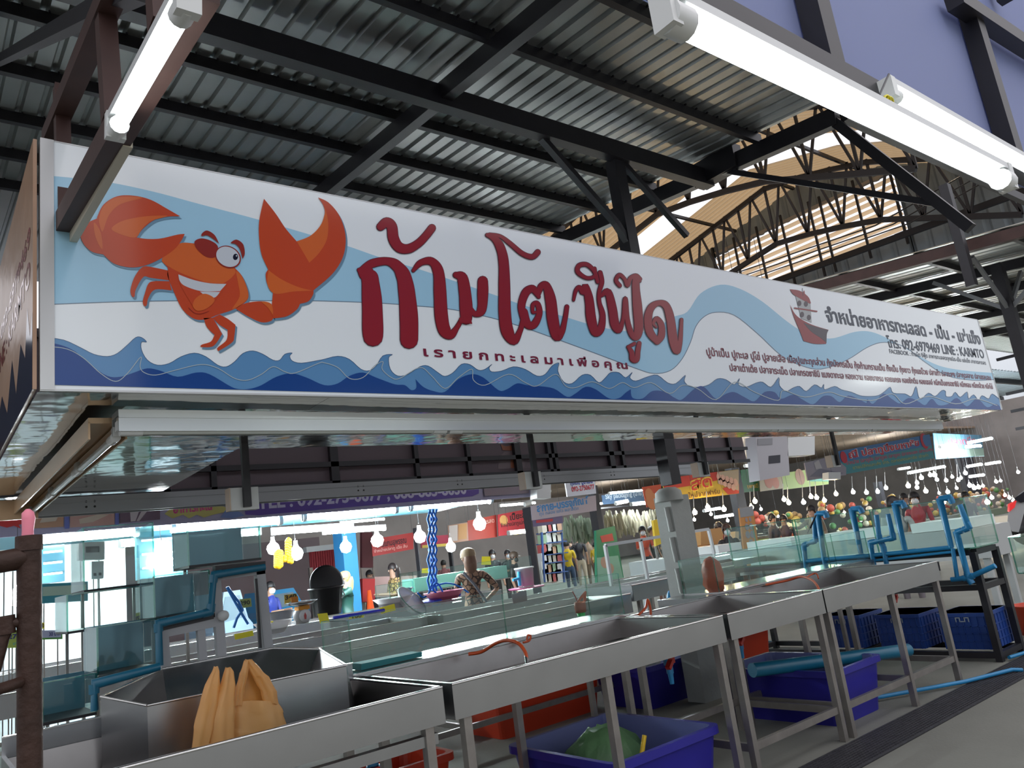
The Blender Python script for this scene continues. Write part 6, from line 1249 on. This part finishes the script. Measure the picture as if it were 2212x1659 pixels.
d_ = ray(1880, 822); P_ = AY(1880, 822, 2.4); q_ = P_ + Vector((d_.x, -d_.y, d_.z)) * (5.0 / d_.y); assumed_tube = tube_light(q_ - Vector((.75, 0, 0)), q_ + Vector((.75, 0, 0)), 'assumed lit tube light across the aisle, added to mirror in the sign at lower right', r=.03); hang(assumed_tube, [q_ + Vector((-.6, 0, .06)), q_ + Vector((.6, 0, .06))])  # lamp out of view, assumed and added to give the sign its glint
# bucket on tray
p = AY(1137, 1268, 8.0); t = T('white_bucket', 'white plastic barrel with a blue tap on a pink tray', 'bucket', p); h_ = AY(1137, 1228, 8.0).z - p.z
b = MB(); b.lathe(p, [(.001, 0), (.10, 0), (.12, h_), (.13, h_), (.13, h_ + .02), (.001, h_ + .02)], 22); b.build('barrel', white_pl, t)
b = MB(); b.tube([p + Vector((-.13, -.05, h_ * .9)), p + Vector((-.14, -.05, .03))], .02, 8); b.tube([p + Vector((-.14, -.05, h_ * .55)), p + Vector((-.24, -.05, h_ * .5))], .018, 8); b.build('blue_tap', C('hose_lb2', .05, .40, .75), t)
b = MB(); b.lathe(p - Vector((0, 0, .02)), [(.001, 0), (.22, 0), (.24, .02), (.22, .018), (.001, .01)], 24); tag(b.build('pink_tray', C('tray_pink', .60, .10, .26)), 'pink round tray under the white barrel', 'tray')
panel('poster', [(1105, 1284), (1137, 1275), (1139, 1298), (1109, 1304)], 4.87, C('small_poster', .14, .10, .12), 'small colourful sticker poster on the inner counter', 'poster', d=.003)
for i, (x, y) in enumerate(((12, 16), (17, 17), (22, 15), (27, 19), (14, 24), (20, 26), (27, 27), (34, 24), (24, 32), (33, 34), (40, 20), (16, 34))):  # tubes added to brighten the dim back hall
    t = tube_light((x, y, 3.55 + .12 * (i % 3)), (x + 2.4, y, 3.55 + .12 * (i % 3)), 'long added tube light under the back hall roof, %s from the front' % NM[i], r=.05, mt=tube_far); hang(t, [(x + .2, y, 3.62 + .12 * (i % 3)), (x + 2.2, y, 3.62 + .12 * (i % 3))], .006)
# ================================================================ people
SKIN = C('skin', .42, .24, .16)
def person(px, py, w, label, shirt, pants, hair=(.012, .01, .012), face=0., arms='down', cap=None, hairlen=0, mask=None, hgt=None, pat=None, bag=False):
    P = AW(px, py, w); H_ = hgt or P.z; s = H_ / 1.65; base = Vector((P.x, P.y, P.z - H_))
    root = T('person', label, 'person', base)
    # facing angle: 0 = toward the camera
    toc = Vector((-P.x, -P.y, 0)).normalized(); ang = math.atan2(toc.y, toc.x) + face; F = Vector((math.cos(ang), math.sin(ang), 0)); Rr = Vector((-F.y, F.x, 0))   # Rr: the person's left
    def L_(r_, f_, z): return base + (Rr * r_ + F * f_ + Vector((0, 0, z))) * s
    V = []; E = []; Rd = []
    def v(p, r_): V.append(p); Rd.append(r_ * s); return len(V) - 1
    pel = v(L_(0, 0, .88), .135); wa = v(L_(0, 0, 1.02), .115); ch = v(L_(0, 0, 1.24), .135); nk = v(L_(0, 0, 1.40), .058); hd = v(L_(0, .01, 1.48), .078); tp = v(L_(0, .01, 1.575), .075)
    E += [(pel, wa), (wa, ch), (ch, nk), (nk, hd), (hd, tp)]
    for sd in (-1, 1):
        h_ = v(L_(.085 * sd, 0, .80), .095); k = v(L_(.095 * sd, .015, .46), .062); a = v(L_(.10 * sd, -.01, .09), .040); t_ = v(L_(.105 * sd, .12, .035), .034); E += [(pel, h_), (h_, k), (k, a), (a, t_)]
        sh = v(L_(.175 * sd, 0, 1.32), .060)
        m_ = arms if isinstance(arms, str) else arms[0 if sd < 0 else 1]
        if m_ == 'down': el, ha, fi = (.215, -.02, 1.06), (.225, .05, .84), (.225, .07, .76)
        elif m_ == 'fwd': el, ha, fi = (.205, .06, 1.08), (.15, .28, 1.10), (.12, .36, 1.11)
        elif m_ == 'hip': el, ha, fi = (.34, -.08, 1.10), (.22, .03, .98), (.17, .06, .95)
        elif m_ == 'reach': el, ha, fi = (.20, .26, 1.22), (.18, .50, 1.24), (.17, .58, 1.24)
        el = v(L_(el[0] * sd, el[1], el[2]), .040); ha = v(L_(ha[0] * sd, ha[1], ha[2]), .028)
        fv = Vector(fi); E += [(ch, sh), (sh, el), (el, ha)]
        pl = v(L_(fi[0] * sd, fi[1], fi[2]), .026); E.append((ha, pl))
        for q_ in (-.02, 0, .02): f2 = v(L_(fi[0] * sd + q_, fi[1] + .03, fi[2] - .05 if m_ in ('down', 'hip') else fi[2]), .009); E.append((pl, f2))
    me = bpy.data.meshes.new('body'); me.from_pydata([p - base for p in V], E, []); o = bpy.data.objects.new('body', me); COL.objects.link(o); o.parent = root
    sk = o.modifiers.new('skin', 'SKIN'); sk.use_smooth_shade = True
    for i, d in enumerate(me.skin_vertices[0].data): d.radius = (Rd[i], Rd[i] * (.72 if i in (0, 1, 2) else 1)); d.use_root = (i == 0)
    o.modifiers.new('sub', 'SUBSURF').levels = 1; o.modifiers['sub'].render_levels = 1
    dg = bpy.context.evaluated_depsgraph_get(); nm = bpy.data.meshes.new_from_object(o.evaluated_get(dg)); o.modifiers.clear(); o.data = nm
    nm.materials.clear()
    sm_ = C('sh_%s' % (label[:14]), *shirt) if not pat else patmat('pat_' + label[:10], shirt, pat)
    for m in (SKIN, sm_, C('pt_%s' % (label[:14]), *pants), C('hair%d' % int(hair[0] * 1000), *hair), C('shoe', .03, .03, .03)): nm.materials.append(m)
    el_z = 1.08 * s; 
    for p in nm.polygons:
        c = p.center; z = c.z / s; lat = abs((Rr.x * c.x + Rr.y * c.y) / s); fw = (F.x * c.x + F.y * c.y) / s; p.use_smooth = True
        if z > 1.40: mi = 0
        elif z < .07: mi = 4
        elif z < .90 and lat < .20: mi = 2
        elif (arms != 'down' and fw > .16 and z > .9) or (lat > .19 and z < 1.10): mi = 0
        else: mi = 1
        p.material_index = mi
    hc = L_(0, .012, 1.555)
    b = MB(); kk = 9; n = 14
    for k in range(kk):                      # hair shell, open at the face
        for i in range(n):
            a = 2 * PI * i / n; d = Rr * math.cos(a) + F * math.sin(a); front = math.sin(a) > .35
            th = PI * .5 * (k / (kk - 1)) if front else PI * .72 * (k / (kk - 1)); r_ = .098 * s
            b.v.append(hc + d * (r_ * math.sin(th) * (.92 if front else 1.0)) + Vector((0, 0, r_ * 1.15 * math.cos(th) if th < PI / 2 else r_ * 1.15 * math.cos(th))))
    for k in range(kk - 1):
        for i in range(n): b.f.append([k * n + i, k * n + (i + 1) % n, (k + 1) * n + (i + 1) % n, (k + 1) * n + i]); b.m.append(0); b.sm.append(True)
    if hairlen:
        q = L_(0, -.05, 1.56); b.lathe(q, [(.085 * s, 0), (.10 * s, -.08 * s), (.085 * s, -hairlen * .6 * s), (.03 * s, -hairlen * s)], 12, sx=1, sy=.7)
    b.build('hair', C('hair%d' % int(hair[0] * 1000), *hair), root)
    b = MB()
    for sd in (-1, 1): b.ball(L_(.03 * sd, .088, 1.545), .010 * s, 6)
    b.build('eyes', black_pl, root)
    b = MB(); b.add([L_(-.012, .085, 1.51), L_(.012, .085, 1.51), L_(0, .112, 1.508), L_(0, .09, 1.545)], [(0, 1, 2), (0, 2, 3), (1, 3, 2)]); b.build('nose', SKIN, root)
    b = MB(); 
    for sd in (-1, 1): b.ball(L_(.083 * sd, .0, 1.53), .02 * s, 6)
    b.build('ears', SKIN, root)
    if mask: b = MB(); b.lathe(L_(0, .045, 1.478), [(.001, .062 * s), (.04 * s, .055 * s), (.062 * s, .02 * s), (.066 * s, -.01 * s)], 12, axis=tuple(F)); b.build('face_mask', C('mask%d' % int(mask[0] * 100), *mask), root)
    else: b = MB(); b.beam(L_(-.022, .088, 1.475), L_(.022, .088, 1.475), .006 * s, .008 * s); b.build('mouth', C('lips', .25, .06, .05), root)
    if cap:
        b = MB(); b.lathe(hc, [(.106 * s, -.005), (.108 * s, .04 * s), (.09 * s, .09 * s), (.04 * s, .118 * s), (.001, .122 * s)], 16); q = hc + F * .10 * s; b.slab([q + Rr * .07 * s, q + F * .08 * s + Rr * .05 * s - Vector((0, 0, .02 * s)), q + F * .08 * s - Rr * .05 * s - Vector((0, 0, .02 * s)), q - Rr * .07 * s], (0, 0, .01)); b.build('cap', C('cap_' + label[:8], *cap), root)
    if bag:
        b = MB(); b.tube([L_(.13, -.10, 1.36), L_(.02, -.14, 1.2), L_(-.12, -.12, .98), L_(-.2, -.04, .85)], .018 * s, 8); b.build('bag_strap', C('strap_grey', .12, .12, .14), root)
    return root
def patmat(name, c1, c2):
    if name in MATS: return MATS[name]
    m = mat(name, c1, .7); n = m.node_tree; v = n.nodes.new('ShaderNodeTexVoronoi'); v.inputs['Scale'].default_value = 16; v.feature = 'DISTANCE_TO_EDGE'; t = n.nodes.new('ShaderNodeTexCoord'); r_ = n.nodes.new('ShaderNodeValToRGB')
    r_.color_ramp.elements[0].position = .06; r_.color_ramp.elements[0].color = (*c2, 1); r_.color_ramp.elements[1].position = .13; r_.color_ramp.elements[1].color = (*c1, 1)
    n.links.new(t.outputs['Object'], v.inputs['Vector']); n.links.new(v.outputs['Distance'], r_.inputs[0]); n.links.new(r_.outputs[0], n.nodes['Principled BSDF'].inputs['Base Color']); return m
person(1010, 1187, 9.1, 'woman in a tan cap and patterned brown blouse seen from behind at the counter', (.30, .17, .11), (.01, .01, .02), hair=(.16, .08, .05), face=PI + .35, arms=('hip', 'fwd'), cap=(.26, .18, .10), hairlen=.28, pat=(.03, .015, .012), bag=True)
person(745, 1236, 11.6, 'woman in a yellow cap and dark green shirt holding a plastic bag', (.015, .07, .055), (.02, .06, .06), hair=(.50, .34, .14), face=-1.3, arms=('fwd', 'reach'), cap=(.70, .38, .03), hairlen=.32, mask=(.05, .05, .06))
person(582, 1257, 12.5, 'masked man in a blue and purple jersey behind the steel counter', (.03, .05, .30), (.02, .02, .05), face=.9, arms='fwd', mask=(.75, .8, .85))
person(848, 1217, 13, 'woman with long dark hair and a leopard blouse facing left', (.42, .28, .10), (.02, .03, .10), hair=(.02, .012, .012), face=-1.2, hairlen=.42, arms='fwd', pat=(.06, .03, .02))
person(957, 1210, 22, 'person in a dark red shirt with white straps seen from behind', (.28, .02, .03), (.02, .02, .03), face=PI)
person(1062, 1188, 18, 'person in a black shirt behind the large yellow card', (.015, .015, .02), (.02, .02, .02), face=.3, mask=(.6, .6, .62))
person(1095, 1188, 18.5, 'person in dark green working behind the red counter', (.012, .03, .03), (.02, .02, .02), face=.5, mask=(.5, .55, .6), arms='fwd')
person(1108, 1193, 14.5, 'person in a brown cap, black mask and black shirt facing right', (.01, .01, .012), (.02, .02, .02), face=1.2, cap=(.10, .07, .05), mask=(.02, .02, .02))
person(1222, 1168, 23, 'person in a yellow shirt and jeans standing with back to us', (.70, .50, .02), (.05, .09, .17), face=PI, hgt=1.62)
person(1246, 1155, 24.0, 'tall person in a black t-shirt and beige trousers seen from behind', (.012, .012, .02), (.48, .42, .32), face=PI, arms=('down', 'hip'), hgt=1.66)
person(1268, 1159, 25.5, 'person in a khaki uniform seen from behind', (.26, .19, .13), (.20, .15, .10), face=PI, hgt=1.66)
person(1283, 1172, 24.5, 'person in yellow half hidden by the green standing sign', (.70, .48, .03), (.03, .03, .05), face=2.6)
person(1386, 1137, 19, 'shopkeeper in an orange-red vest and mask', (.60, .07, .02), (.03, .03, .04), face=.2, mask=(.75, .75, .78), arms='fwd')
person(1404, 1137, 20, 'person in dark clothes behind the shopkeeper in orange', (.03, .03, .05), (.03, .03, .04), face=1.0)
person(1567, 1132, 13, 'egg seller with dark hair, white mask and black top', (.02, .015, .02), (.02, .02, .02), hair=(.06, .03, .02), face=.15, mask=(.75, .8, .82), hairlen=.2)
person(1550, 1128, 14, 'person in a dark headscarf beside the masked egg seller', (.03, .03, .03), (.02, .02, .02), hair=(.03, .03, .035), face=.3, hairlen=.2)
person(1665, 1110, 15.5, 'man behind the peach carton at the egg stall', (.10, .05, .05), (.02, .02, .02), face=1.1)
person(1690, 1112, 15.5, 'person looking down behind the cream egg heap', (.12, .05, .06), (.02, .02, .02), face=.2)
person(1751, 1092, 14.5, 'person with a raised hand by the black wand', (.30, .16, .10), (.02, .02, .02), face=-.6, arms=('reach', 'down'))
person(1972, 1063, 14.5, 'man in a red t-shirt and white mask behind the aquariums', (.55, .03, .05), (.03, .03, .04), face=-.1, mask=(.80, .84, .86), hgt=1.66)
person(1925, 1073, 11.0, 'person in a pale grey shirt seen from behind the aquariums', (.36, .33, .33), (.18, .16, .18), face=PI - .2, hgt=1.62)
person(1949, 1066, 16, 'person with dark hair tied up between the two men', (.05, .04, .06), (.02, .02, .03), face=1.2)
person(2082, 1062, 16, 'person in dark clothes at the far right stalls', (.03, .03, .04), (.02, .02, .03), face=.6)
person(126, 1318, 12, 'person in a white shirt in the bright stall behind the post', (.75, .80, .85), (.03, .03, .04), face=-.9)
person(105, 1348, 10.5, 'person with dark hair bending low behind the price cards', (.2, .1, .1), (.02, .02, .03), face=0, mask=(.7, .5, .4))
person(797, 1232, 16, 'person behind the red counter right of the blue column', (.08, .09, .16), (.02, .02, .03), face=.4)
person(1230, 1167, 27, 'person with dark hair facing us inside the packaging shop', (.2, .12, .1), (.02, .02, .03), face=0, mask=(.7, .7, .72))
